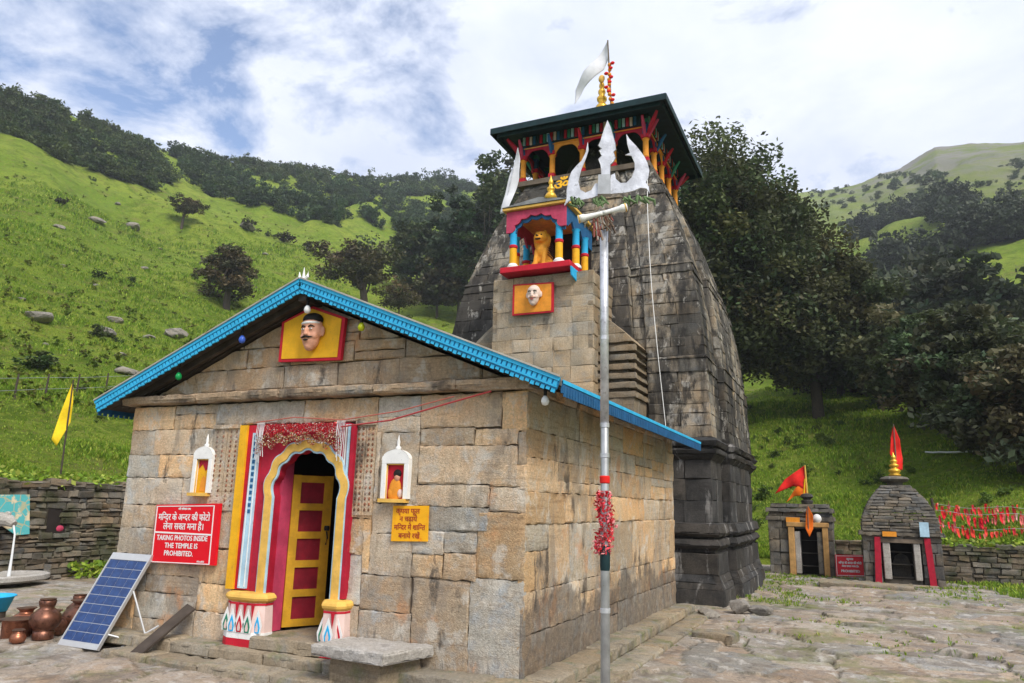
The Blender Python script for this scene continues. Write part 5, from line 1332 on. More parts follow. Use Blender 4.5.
# ------------------------------------------------------------------ left retaining wall, spout, trough
def rubble_wall(name, lab, A_, B_, z0, z1, thick, hs=(.10, .20), ws=(.16, .50), coping=True, step=.09, mat='rubble', skip=None):
    A_, B_ = np.array(A_, float), np.array(B_, float); L = np.linalg.norm(B_ - A_); d = (B_ - A_) / L; nr = np.array([d[1], -d[0], 0])
    t = thing(name, lab, 'stone wall', (*((A_ + B_) / 2), z0))
    mb = MB(); c = (A_ + B_) / 2
    mb.obox((*(c - nr[:2] * thick / 2), (z0 + z1) / 2 - .04), (*(d * L / 2), 0), (*(nr[:2] * (thick / 2 - .05)), 0), (0, 0, (z1 - z0) / 2), (.3, .3, .3))
    for u0, u1, v0, v1 in layout(0, L, z0, z1, lambda: random.uniform(*hs), ws[0], ws[1], .12):
        if skip and skip(( u0 + u1) / 2, (v0 + v1) / 2): continue
        q_ = [np.array([*(A_ + d * u), v]) for u, v in ((u0, v0 + rng.normal(0, .012)), (u1, v0 + rng.normal(0, .012)), (u1, v1 + rng.normal(0, .012)), (u0, v1 + rng.normal(0, .012)))]
        block(mb, *q_, nr, tint_of((1, 1, 1), .35, .10), random.uniform(-.035, .035), step=step, rough=.014, gap=.007, edge=.022, back=.12)
    mb.build('masonry', M[mat], t)
    if skip: k2 = MB(); k2.box(A_[0] - .10, A_[0] - .045, 4.02, 4.48, .70, 1.28); k2.build('niche_back', M['dark'], t)
    if coping:
        mb = MB(); u = 0
        while u < L:
            w = random.uniform(.3, .8); u1 = min(L, u + w); q_ = [A_ + d * u + nr[:2] * .04, A_ + d * u1 + nr[:2] * .04, A_ + d * u1 - nr[:2] * thick, A_ + d * u - nr[:2] * thick]; zz = z1 + random.uniform(.02, .09)
            block(mb, *[np.array([*p, zz]) for p in q_], (0, 0, 1), tint_of((1, 1, 1), .3, .1), 0, step=.12, rough=.015, edge=.02, back=.1)
            block(mb, np.array([*q_[0], z1 - .02]), np.array([*q_[1], z1 - .02]), np.array([*q_[1], zz]), np.array([*q_[0], zz]), nr, tint_of((1, 1, 1), .3, .1), 0, step=.1, rough=.012, edge=.02, back=.1)
            u = u1
        mb.build('coping', M[mat], t)
    return t
rubble_wall('retaining_wall', 'dark mossy dry stone retaining wall with a small niche left of the hall', (-13.4, -6), (-13.4, 13), -.40, 1.82, .5, hs=(.07, .17), ws=(.16, .55), skip=lambda u, v: 10.05 < u < 10.45 and .72 < v < 1.25)
f = MB(); f.ball((-13.48, 4.35, .82), (.06, .12, .09), 10, 6); o = f.build('red_cloth', M['pink'], loc=(-13.48, 4.35, .74)); tag(o, 'small faded red cloth in the niche of the left stone wall', 'cloth')
t = thing('painted_board', 'turquoise painted board fixed to the left stone wall above the spout', 'board', (-13.3, 2.7, .7))
f = MB(); f.prism([(1.4, .95), (1.4, 1.50), (3.45, 1.56), (3.58, .72), (3.3, .70), (2.9, .95)], (-13.35, 0, 0), (.04, 0, 0), ax=(0, 1, 0)); f.build('board', M['board'], t)
t = thing('water_spout', 'stone animal head spout pouring water at the left edge', 'spout', (-13.3, 3.05, .95))
f = MB(); f.tube([(-13.3, 2.72, .98), (-13.1, 2.78, 1.05), (-12.9, 2.85, 1.02), (-12.78, 2.88, .95)], [.16, .15, .12, .07], 10); f.ball((-12.98, 2.84, 1.16), (.08, .06, .05), 8, 6)
f.build('spout_head', M['bench'], t)
f = MB(); f.tube([(-12.80, 2.88, .93), (-12.74, 2.90, .75), (-12.72, 2.90, .3), (-12.72, 2.90, -.10)], [.022, .018, .022, .035], 8); f.build('water_stream', M['water'], t)
t = thing('stone_trough', 'pale curved stone slab under the water spout', 'trough', (-12.75, 2.8, GZ))
f = MB(); f.lathe([(.0, -.02), (1.0, -.02), (1.08, .02), (1.08, .10), (1.0, .13), (.85, .08), (.0, .06)], (-12.85, 2.7, GZ + .12), 28, sx=.62); f.build('slab', M['bench'], t)
f = MB(); f.box(-13.2, -12.6, 2.1, 3.3, GZ - .05, GZ + .10); f.build('block', M['rubble'], t)

# ------------------------------------------------------------------ small shrines in the side court
def flat_ring(mb, cx_, cy_, hx_, hy_, z0, z1, hx1, hy1, bw, base=(1, 1, 1), skip=None, step=.1):
    P0 = [(cx_ - hx_, cy_ - hy_), (cx_ + hx_, cy_ - hy_), (cx_ + hx_, cy_ + hy_), (cx_ - hx_, cy_ + hy_)]; P1 = [(cx_ - hx1, cy_ - hy1), (cx_ + hx1, cy_ - hy1), (cx_ + hx1, cy_ + hy1), (cx_ - hx1, cy_ + hy1)]
    for k in range(4):
        a0, a1, b0, b1 = (np.array(p, float) for p in (P0[k], P0[(k + 1) % 4], P1[k], P1[(k + 1) % 4])); d = a1 - a0; L = np.linalg.norm(d); nr = np.array([d[1] / L, -d[0] / L, 0])
        n = max(1, int(L / bw + random.random())); c = np.linspace(0, 1, n + 1)
        if n > 1: c[1:-1] += rng.uniform(-.3, .3, n - 1) / n
        for u, v in zip(c[:-1], c[1:]):
            if skip and k == 0 and skip(a0[0] + d[0] * (u + v) / 2, (z0 + z1) / 2): continue
            block(mb, (*(a0 + d * u), z0), (*(a0 + d * v), z0), (*(b0 + (b1 - b0) * v), z1), (*(b0 + (b1 - b0) * u), z1), nr, tint_of(base, .22, .07), random.uniform(-.015, .015), step=step, rough=.010, gap=.004, edge=.012, back=.1)
    mb.add([(*p, z1 - .004) for p in P1], [(0, 1, 2, 3)], (.7, .7, .7))
SX, SY = 4.17, 16.9
t = thing('small_shrine', 'domed grey stone shrine with red pilasters and a gilded finial', 'shrine', (SX, SY, GZ))
b = MB()
sk = lambda x, z: 3.64 < x < 4.66 and z < .86
for z0, z1 in ((-.42, -.06), (-.06, .28), (.28, .60), (.60, .86)):
    P = [(SX - .95, 3.66), (4.64, SX + .95)]
    for xa, xb in P:
        n = 2; c = np.linspace(xa, xb, n + 1); c[1:-1] += rng.uniform(-.08, .08, n - 1)
        for u, v in zip(c[:-1], c[1:]): block(b, (u, SY - .95, z0), (v, SY - .95, z0), (v, SY - .95, z1), (u, SY - .95, z1), (0, -1, 0), tint_of((1, 1, 1), .22), random.uniform(-.012, .012), step=.09, rough=.01, back=.1)
    flat_ring(b, SX, SY, .95, .95, z0, z1, .95, .95, .45, skip=lambda x, z: True)
flat_ring(b, SX, SY, .95, .95, .86, 1.02, .95, .95, .6)
b.box(SX - .88, 3.7, SY - .86, SY + .86, -.3, 1.0, (.3, .3, .3)); b.box(4.6, SX + .88, SY - .86, SY + .86, -.3, 1.0, (.3, .3, .3)); b.box(3.7, 4.6, SY + .3, SY + .86, -.3, 1.0, (.12, .12, .12)); b.box(3.7, 4.6, SY - .86, SY + .3, .95, 1.0, (.3, .3, .3)); b.box(3.7, 4.6, SY - .9, SY + .3, -.3, -.10, (.6, .6, .6))
b.build('wall', M['shrine'], t)
b = MB(); flat_ring(b, SX, SY, 1.05, 1.05, 1.02, 1.12, 1.03, 1.03, .8)
z = 1.12; hs_ = [.95, .95, .935, .91, .87, .82, .75, .67, .57, .46, .35]
hp_ = lambda q_: float(np.interp(q_, np.arange(11) / 10, hs_))
for i in range(15):
    h0_, h1_ = hp_(i / 15), hp_((i + .8) / 15); flat_ring(b, SX, SY, h0_, h0_, z, z + .084, h1_, h1_, .36, step=.08); z += .0853
b.build('stepped_roof', M['shrine'], t)
b = MB(); b.lathe([(.20, z - .02), (.20, z + .07), (.34, z + .12), (.38, z + .17), (.34, z + .22), (.22, z + .25), (.0, z + .27)], (SX, SY, 0), 20); b.build('crowning_stone', M['shrine'], t); zt = z + .26
b = MB(); b.lathe([(r * .75, q_ * .62) for r, q_ in kp2], (SX + .02, SY, zt), 14); b.build('gilded_finial', M['brass'], t, smooth=True)
for xa in (3.50, 4.72):
    b = MB(); s = .04 if xa < 4 else -.04
    b.prism([(xa - s - .0, -.26), (xa + .16 - s, -.26), (xa + .15 + s * .4, .98), (xa + s * .4, .98)], (0, SY - 1.03, 0), (0, .08, 0)); b.build('pilaster', M['crimson'], t)
for xa, xb in ((3.70, 3.88), (4.44, 4.60)):
    b = MB(); b.box(xa, xb, SY - .985, SY - .2, -.12, .84); b.build('door_jamb', M['bench'], t, bevel=.02)
b = MB(); b.box(3.62, 4.68, SY - 1.01, SY - .88, .84, .94); b.build('lintel', M['wood'], t)
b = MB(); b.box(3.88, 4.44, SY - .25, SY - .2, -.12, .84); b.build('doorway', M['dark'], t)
b = MB(); b.prism([(.03, 0), (.03, .35), (.1, .55), (.25, .63), (.4, .55), (.47, .35), (.47, 0)], (3.91, SY - .28, -.08), (0, .02, 0)); b.build('inner_arch', M['shrine'], t)
b = MB(); b.box(3.72, 4.06, SY - 1.09, SY - 1.04, 1.00, 1.13); b.build('orange_plaque', M['orange'], t)
b = MB(); b.box(4.62, 4.84, SY - 1.10, SY - 1.06, 1.02, 1.40); b.build('pale_blue_plaque', M['pale_blue'], t)
b = MB(); b.box(3.4, 4.95, SY - 1.30, SY - .95, -.40, -.22); b.build('step', M['plinth'], t, bevel=.02)
flag('shrine_flag', 'tall narrow red flag on the domed shrine', (SX + .08, SY, zt + .1), (SX + .10, SY, 4.15), [(0, 0), (.13, -.45), (.16, -1.0), (.13, -1.32), (-.04, -1.30), (-.16, -.85), (-.10, -.4)], (1, .1, 0), M['cloth_red'], M['wood'], .018)
QX, QY = 1.48, 18.95
t = thing('small_shrine', 'flat topped grey stone shrine with an orange doorframe', 'shrine', (QX, QY, GZ))
b = MB()
for z0, z1 in ((-.42, -.02), (-.02, .36), (.36, .74), (.74, 1.08)):
    for xa, xb in ((QX - .92, 1.20), (2.20, QX + .95)):
        n = 2 if xb - xa > .5 else 1; c = np.linspace(xa, xb, n + 1)
        for u, v in zip(c[:-1], c[1:]): block(b, (u, QY - .95, z0), (v, QY - .95, z0), (v, QY - .95, z1), (u, QY - .95, z1), (0, -1, 0), tint_of((1, 1, 1), .22), random.uniform(-.015, .015), step=.09, rough=.01, back=.1)
    flat_ring(b, QX, QY, .93, .95, z0, z1, .93, .95, .5, skip=lambda x, z: True)
flat_ring(b, QX, QY, .93, .95, 1.08, 1.32, .93, .95, .45)
b.box(QX - .85, 1.22, QY - .88, QY + .88, -.3, 1.3, (.3, .3, .3)); b.box(2.18, QX + .87, QY - .88, QY + .88, -.3, 1.3, (.3, .3, .3)); b.box(1.22, 2.18, QY - .2, QY + .88, -.3, 1.3, (.10, .10, .10))
b.build('wall', M['shrine'], t)
b = MB(); z = 1.32
for h in (1.0, .92, .99, .86): flat_ring(b, QX, QY, h, h, z, z + .13, h - .03, h - .03, .45); z += .13
b.build('stepped_roof', M['shrine'], t)
b = MB(); b.lathe([(.16, z), (.18, z + .10), (.10, z + .14), (.20, z + .22), (.16, z + .30), (.0, z + .34)], (1.72, QY - .6, 0), 14); b.build('crowning_stone', M['towerbase'], t)
for xa, xb in ((1.14, 1.32), (2.12, 2.28)):
    b = MB(); b.box(xa, xb, QY - 1.05, QY - .8, -.30, 1.14); b.build('door_post', M['post'], t, bevel=.015)
b = MB(); b.box(1.10, 2.32, QY - 1.07, QY - .8, 1.14, 1.28); b.build('lintel', M['post'], t, bevel=.015)
b = MB(); b.box(1.10, 1.5, QY - 1.05, QY - .85, 1.28, 1.42); b.build('painted_block', M['orange'], t)
b = MB(); b.box(1.32, 1.48, QY - 1.0, QY - .5, -.25, 1.0); b.build('door_jamb', M['bench'], t, bevel=.02)
b = MB(); b.box(1.96, 2.12, QY - 1.0, QY - .5, -.25, 1.0); b.build('door_jamb', M['shrine'], t, bevel=.02)
b = MB(); b.box(1.32, 2.12, QY - .52, QY - .45, -.3, 1.14); b.build('doorway', M['dark'], t)
b = MB(); b.ball((2.0, QY - 1.0, 1.40), (.13, .1, .14), 10, 6); b.build('white_stone', M['white'], t)
flag('shrine_flag', 'red flag streaming left from the flat topped shrine', (1.74, QY - .6, z + .2), (1.72, QY - .6, 3.05), [(0, 0), (-.03, -.75), (-.40, -.66), (-.95, -.92), (-.62, -.45)], (1, .05, 0), M['cloth_red'], M['gold_paint'], .03)
flag('shrine_flag', 'orange flag hanging from the doorframe of the flat topped shrine', (1.74, QY - 1.15, .9), (1.76, QY - 1.15, 1.80), [(0, 0), (.14, -.3), (.12, -.7), (.0, -.95), (-.10, -.7), (-.06, -.2)], (1, 0, 0), M['cloth_orange'], M['wood'], .015)
flag('shrine_flag', 'orange yellow pennant below the red flag on the flat topped shrine', (1.62, QY - .62, z + .15), (1.70, QY - .62, 2.62), [(0, 0), (.08, -.5), (-.35, -.55), (-.6, -.75), (-.3, -.3)], (1, 0, 0), M['cloth_orange'], M['cloth_yellow'], .02)
t = thing('notice_board', 'small red notice board leaning between the two small shrines', 'sign', (2.84, 17.8, GZ))
f = MB(); o0 = np.array([2.44, 17.75, GZ + .04]); uyb = np.array([0, .12, .99])
f.obox(o0 + (.40, 0, 0) + uyb * .31, (.40, 0, .012), uyb * .31, (0, .012, -.001)); f.build('board', M['sign_red'], t)
f = MB()
for du, dv, su_, sv_ in ((.40, .03, .37, .008), (.40, .59, .37, .008), (.03, .31, .008, .28), (.77, .31, .008, .28)):
    f.obox(o0 + (du, -.0145, 0) + uyb * dv, (su_, 0, .012), uyb * sv_, (0, .001, 0))
f.build('white_border', M['sign_text'], t)
lettering([('कृपया', 0, .47, .06, .3), ('मन्दिर के अन्दर की फोटो', 0, .36, .06, .62), ('लेना सख्त मना है।', 0, .27, .05, .5), ('PROHIBITED', 0, .12, .07, .5)], o0 + (.40, -.0165, 0), (1, 0, .02), uyb, M['sign_text'], t, bold=.005)
f = MB(); f.tube([o0 + (.2, .02, .3), o0 + (.2, .5, -.02)], .015, 6); f.tube([o0 + (.6, .02, .3), o0 + (.6, .5, -.02)], .015, 6); f.build('prop', M['steel'], t)
rubble_wall('boundary_wall', 'low mossy stone wall right of the domed shrine', (5.25, 18.2), (14, 18.2), -.40, .72, .5, hs=(.10, .18), ws=(.2, .5), step=.12)
rubble_wall('boundary_wall', 'low stone wall between the two small shrines', (2.4, 20.4), (3.4, 20.4), -.40, .62, .5, hs=(.10, .18), ws=(.2, .5), step=.12)
# stone slabs and boulders in the court
def rock_mesh(seed, n=2):
    g = np.random.default_rng(seed); bm = bmesh.new(); bmesh.ops.create_icosphere(bm, subdivisions=n + 1, radius=1)
    pl = [(Vector(g.normal(size=3)).normalized(), g.uniform(.55, .95)) for _ in range(12)]
    for v in bm.verts:
        d = v.co.normalized(); r = 1.0
        for nrm, k in pl:
            q_ = d.dot(nrm)
            if q_ > 0: r = min(r, k / max(q_, 1e-3))
        v.co = d * (r * .95 + g.normal(0, .012))
    me = bpy.data.meshes.new('rock'); bm.to_mesh(me); bm.free(); me.materials.append(M['rock']); return me
ROCKS = [rock_mesh(i) for i in range(5)]
def rock(p, s, lab, rz, group=None, k=0, name='rock'):
    o = bpy.data.objects.new(name, ROCKS[k % 5]); COL.objects.link(o); o.location = p; o.scale = s; o.rotation_euler = (0, 0, rz); return tag(o, lab, 'rock', group)
rock((7.05, 12.6, GZ + .12), (.75, .5, .42), 'grey boulder at the right edge of the court', .4, k=1)
rock((6.6, 11.7, GZ + .0), (.5, .35, .16), 'flat grey stone in front of the right boulder', .1, k=2)
rock((5.9, 12.9, GZ + .0), (.35, .22, .10), 'small flat stone left of the right boulder', .9, k=3)
rock((.98, 7.9, GZ + .12), (.26, .20, .17), 'dark rounded stone at the corner of the tower base', .2, k=4)
rock((1.32, 8.05, GZ + .06), (.30, .18, .13), 'low dark stone beside the rounded stone at the tower foot', .6, k=0)
rock((.62, 6.9, GZ + .06), (.35, .25, .12), 'low rubble stone at the end of the plinth steps', 1.6, k=2)
t = MB(); 
block(t, (2.1, 14.6, GZ + .10), (4.3, 14.3, GZ + .10), (4.3, 15.2, GZ + .12), (2.1, 15.5, GZ + .12), (0, 0, 1), (.9, .9, .9), 0, step=.1, rough=.012); block(t, (2.1, 14.6, GZ - .1), (4.3, 14.3, GZ - .1), (4.3, 14.3, GZ + .10), (2.1, 14.6, GZ + .10), (0, -1, 0), (.8, .8, .8), 0, step=.1, rough=.012)
block(t, (4.3, 14.3, GZ - .1), (4.3, 15.2, GZ - .1), (4.3, 15.2, GZ + .12), (4.3, 14.3, GZ + .10), (1, 0, 0), (.8, .8, .8), 0, step=.1, rough=.012)
o = t.build('stone_step', M['plinth'], loc=(3.2, 14.9, GZ)); tag(o, 'low stone step in the paving in front of the domed shrine', 'step')
t = MB(); block(t, (.75, 4.6, GZ + .09), (1.35, 4.5, GZ + .09), (1.4, 4.95, GZ + .10), (.8, 5.0, GZ + .10), (0, 0, 1), (.9, .9, .9), 0, step=.08, rough=.01); block(t, (.75, 4.6, GZ - .05), (1.35, 4.5, GZ - .05), (1.35, 4.5, GZ + .09), (.75, 4.6, GZ + .09), (0, -1, 0), (.8, .8, .8), 0, step=.08); block(t, (1.35, 4.5, GZ - .05), (1.4, 4.95, GZ - .05), (1.4, 4.95, GZ + .10), (1.35, 4.5, GZ + .09), (1, 0, 0), (.8, .8, .8), 0, step=.08)
o = t.build('stone_slab', M['plinth'], loc=(1.0, 4.7, GZ)); tag(o, 'loose stone slab lying beside the plinth steps', 'slab')

# red cloth strips tied along wires above the boundary wall
f0 = None; k = 0
wires = [((5.35, 18.9, 1.30), (13.5, 18.9, 1.2)), ((5.35, 19.6, 1.75), (13.5, 19.6, 1.55)), ((5.3, 20.3, 1.95), (13.5, 20.3, 1.75))]
for a, b_ in wires:
    a, b_ = np.array(a), np.array(b_)
    w = MB(); w.tube([a + (b_ - a) * u + (0, 0, -.10 * math.sin(u * math.pi * 4) ** 2) for u in np.linspace(0, 1, 24)], .006, 4); o = w.build('wire', M['steel'], loc=tuple(a)); tag(o, ['lowest wire of red cloths above the boundary wall', 'middle wire of red cloths above the boundary wall', 'topmost wire of red cloths above the boundary wall'][k], 'wire')
    k += 1
protos = []
for kx in range(5):
    col_ = [(.70, .02, .03), (.62, .03, .05), (.78, .20, .18), (.72, .06, .04), (.74, .50, .46)][kx]
    m_ = plain('offering_cloth', col_, .8, var=.2)
    o = cloth([(-.06, 0), (.06, 0), (.08, -.32), (.02, -.52), (-.07, -.36)], (0, 0, 0), (1, 0, 0), (0, 0, 1), .003, m_, 'offering_cloth', wave=.08, nsub=4); protos.append(o)
n = 0
for wi, (a, b_) in enumerate(wires):
    a, b_ = np.array(a), np.array(b_)
    for u in np.arange(.01, .99, .0105):
        p = a + (b_ - a) * (u + rng.normal(0, .004)) + (0, rng.normal(0, .03), -.10 * math.sin(u * math.pi * 4) ** 2 + .0)
        kx = int(rng.choice(5, p=[.3, .2, .2, .2, .1])); o = protos[kx] if n < 5 and kx == n else protos[kx].copy()
        if o.name not in COL.objects: COL.objects.link(o)
        o.location = p; o.rotation_euler = (rng.normal(0, .15), 0, rng.normal(0, .6)); s = rng.uniform(.30, .62); o.scale = (s, s, s * 1.2); o.location.z += rng.normal(0, .07)
        tag(o, 'red or pale offering cloth tied to a wire above the boundary wall', 'cloth', 'offering cloths above the boundary wall'); n += 1
for o in protos:
    if o.location.length < .01: bpy.data.objects.remove(o)
t = thing('wire_post', 'wooden post leaning at the left end of the red cloth wires', 'post', (5.3, 18.95, .6)); f = MB(); f.tube([(5.3, 18.95, .5), (5.22, 18.95, 2.1)], .04, 7); f.build('stake', M['wood_dark'], t)

# ------------------------------------------------------------------ vegetation
def quads_mesh(name, V, T, mat):
    me = bpy.data.meshes.new(name); n = len(V) // 4
    fill_mesh(me, V, np.arange(n * 4), np.full(n, 4), T); me.materials.append(mat); return me
def leaf_quads(C, size, g, flat=.35):
    """random leaf-sized quads at points C"""
    n = len(C); a = g.normal(size=(n, 3)); a[:, 2] *= .6; a /= np.linalg.norm(a, axis=1)[:, None]
    w = g.normal(size=(n, 3)); w[:, 2] *= flat; b = np.cross(a, np.cross(w, a)); b /= np.linalg.norm(b, axis=1)[:, None] + 1e-9
    s = size * g.uniform(.6, 1.35, (n, 1)); a = a * s; b = b * s * .55
    return np.stack([C - a, C + b, C + a, C - b], 1).reshape(-1, 3)
def crown(g, rx, rz, cz, ncl, per, lsize, col, rcl=.28, lump=.35, low=-.55, var=.35):
    """uneven crown of leaf clumps; returns vertices, tints, clump centres"""
    dirs = g.normal(size=(ncl, 3)); dirs /= np.linalg.norm(dirs, axis=1)[:, None]; dirs[:, 2] = np.maximum(dirs[:, 2], low + .3 * g.random(ncl))
    lobes = g.normal(size=(7, 3)); lobes /= np.linalg.norm(lobes, axis=1)[:, None]
    k = 1 + lump * (np.maximum(0, dirs @ lobes.T) ** 6).max(1) - lump * .5
    rad = (g.random(ncl) ** .45) * k
    C = dirs * rad[:, None] * np.array([rx, rx, rz]) + (0, 0, cz)
    off = np.clip(g.normal(size=(ncl, per, 3)), -1.5, 1.5) * rcl * rx * g.uniform(.45, 1.1, (ncl, 1, 1)) * np.array([1, 1, .62]) * .55
    P = (C[:, None] + off).reshape(-1, 3)
    ct = 1 + var * g.normal(size=(ncl, 1, 1)) * .55; lt = 1 + g.normal(size=(ncl, per, 1)) * .22
    hue = g.normal(size=(ncl, 1, 3)) * np.array([.14, .04, .08])
    T = np.clip(np.array(col) * ct * lt * (1 + hue), .004, .5).reshape(-1, 3)
    return leaf_quads(P, lsize, g), np.repeat(T, 4, 0), C
def tree_meshes(seed, h, rx, trunk_r, ncl, per, lsize, col, trunk_frac=.35, lump=.35, rz=None, lean=0.0, low=-.55, limbs=9, rcl=.28):
    g = np.random.default_rng(seed); rz = rz or h * (1 - trunk_frac) * .55; cz = h - rz
    V, T, C = crown(g, rx, rz, cz, ncl, per, lsize, col, rcl, lump, low, .45)
    V = V + np.array([lean, 0, 0]); C = C + np.array([lean, 0, 0])
    cm = quads_mesh('crown', V, T, M['leaf'])
    mb = MB(); top = np.array([lean * .8, 0, cz]); mid = top * np.array([.35, 0, .5]) + np.array([g.normal(0, .1), g.normal(0, .1), 0]) * h * .1
    mb.tube([(0, 0, -.4), (0, 0, .1), mid, top], [trunk_r * 1.35, trunk_r, trunk_r * .8, trunk_r * .4], 9)
    for i in g.choice(len(C), min(limbs, len(C)), replace=False):
        s = mid + (top - mid) * g.uniform(.0, .9); e = C[i]; m_ = (s + e) / 2 + np.array([0, 0, .06 * h]) * g.normal()
        mb.tube([s, m_, e], [trunk_r * .42, trunk_r * .26, trunk_r * .07], 6)
    tm = mb.mesh('trunk'); tm.materials.append(M['bark'])
    tm.polygons.foreach_set('use_smooth', [True] * len(tm.polygons))
    return tm, cm
def plant_tree(name, lab, cat, loc, meshes, rz=0, s=1.0, group=None):
    t = thing(name, lab, cat, loc, group); t.rotation_euler = (0, 0, rz); t.scale = (s, s, s)
    for nm, me in zip(('trunk', 'crown'), meshes):
        o = bpy.data.objects.new(nm, me); COL.objects.link(o); o.parent = t
    return t
OLIVE = (.046, .055, .023); DARK = (.036, .052, .021); BROWN = (.054, .049, .024); GREEN = (.040, .062, .018); MID = (.045, .070, .022)
# the two great oaks behind the tower
def tz(x, y): return float(terrain(x, y))
bx, by = -4.6, 43.0
plant_tree('oak_tree', 'huge dark brown green oak towering behind the temple tower', 'tree', (bx, by, tz(bx, by)), tree_meshes(11, 20.5, 7.6, .5, 560, 230, .17, OLIVE, .12, .40, 9.6, low=-.95, limbs=40, rcl=.24))
bx, by = 1.2, 47.0
plant_tree('oak_tree', 'broad dark oak to the right of and below the huge oak', 'tree', (bx, by, tz(bx, by)), tree_meshes(12, 13.0, 4.7, .4, 340, 220, .17, OLIVE, .15, .40, 6.2, low=-.95, limbs=30, rcl=.25))
bx, by = 2.6, 56.0
plant_tree('oak_tree', 'green crowned oak lower down, seen over the flat topped shrine', 'tree', (bx, by, tz(bx, by)), tree_meshes(13, 9.0, 4.0, .3, 300, 200, .18, DARK, .15, .45, 4.5, low=-.95, limbs=24, rcl=.26))
bx, by = -9.5, 48.0
plant_tree('oak_tree', 'dark oak hidden mostly behind the temple tower', 'tree', (bx, by, tz(bx, by)), tree_meshes(14, 13.5, 4.6, .45, 200, 100, .28, OLIVE, .15, .45, 6.0, low=-.8, limbs=20, rcl=.27))
# trees left of the tower
for i, (px, py, h, rx, col, lab) in enumerate([(486, 330, 15.0, 3.2, DARK, 'tall dark tree just left of the temple tower'), (458, 322, 12.5, 3.0, (.028, .045, .022), 'tall dark feathery tree second from the temple tower'),
                                               (506, 318, 16.5, 3.0, OLIVE, 'tallest bare topped tree partly behind the temple tower'), (437, 318, 5.2, 2.6, BROWN, 'low dark tree between the gable roof and the temple tower'),
                                               (415, 300, 8.0, 2.6, DARK, 'mid height dark tree third from the temple tower')]):
    r = at(px, py, 24)
    if r is None: continue
    p, d = r
    plant_tree('hill_tree', lab, 'tree', tuple(p), tree_meshes(30 + i, h * d / 62, rx * d / 62, .22, 110, 90, .20 * d / 62, col, .22, .6, h * d / 62 * .44, low=-.9, limbs=22, rcl=.26))
    print('left tree', px, d)
# trees on the meadow
for px, py, hpx, wpx, col, lab, tf, lean in [(181, 231, 30, 30, BROWN, 'small wind bent tree high on the left meadow', .45, .12), (226, 309, 76, 64, BROWN, 'round dark tree standing alone on the meadow', -.02, 0), (366, 322, 98, 92, BROWN, 'spreading dark tree rising over the blue gable roof', .30, -.15)]:
    p, d = at(px, py, 24); m_ = d / FPX * 1.02; h = hpx * m_
    plant_tree('meadow_tree', lab, 'tree', tuple(p), tree_meshes(int(px), h, wpx * m_ * .5, .045 * h, 85, 100, .017 * h + .05, col, tf, .7, lean=lean * h, limbs=30, low=-.6, rcl=.25))
    print('meadow tree', px, d, h)
p, d = at(398, 322, 24); plant_tree('meadow_tree', 'low dark tree joined to the spreading tree above the right gable slope', 'tree', tuple(p), tree_meshes(77, 40 * d / FPX, 26 * d / FPX, .12, 60, 80, .14, BROWN, .25, .6, limbs=14))
# dark trees along the right slope, nearest ones singly
kinds = [tree_meshes(50 + i, h, rx, .2, 110, 130, .17, col, .12, .5, low=-.95, limbs=10, rcl=.30) for i, (h, rx, col) in enumerate([(6.0, 2.7, (.060, .066, .030)), (6.8, 2.5, (.046, .066, .028)), (5.4, 2.8, (.064, .060, .030)), (6.4, 2.4, (.050, .062, .030))])]
spots = [(822, 392), (846, 388), (868, 396), (890, 406), (912, 416), (934, 428), (956, 440), (978, 452), (1000, 464), (1022, 474), (1044, 480),
         (842, 366), (868, 372), (892, 384), (916, 394), (942, 406), (966, 416), (990, 428), (1014, 440), (1036, 446)]
for i, (px, py) in enumerate(spots):
    r = at(px, py, 26)
    if r is None: continue
    p, d = r
    t = plant_tree('slope_tree', 'dark bushy tree in the woods on the slope right of the tower', 'tree', tuple(p), kinds[i % 4], rng.random() * 6.28, rng.uniform(.7, 1.05), 'dark trees on the right hand slope')
    if i in (0, 10, 28): print('slope', px, d)

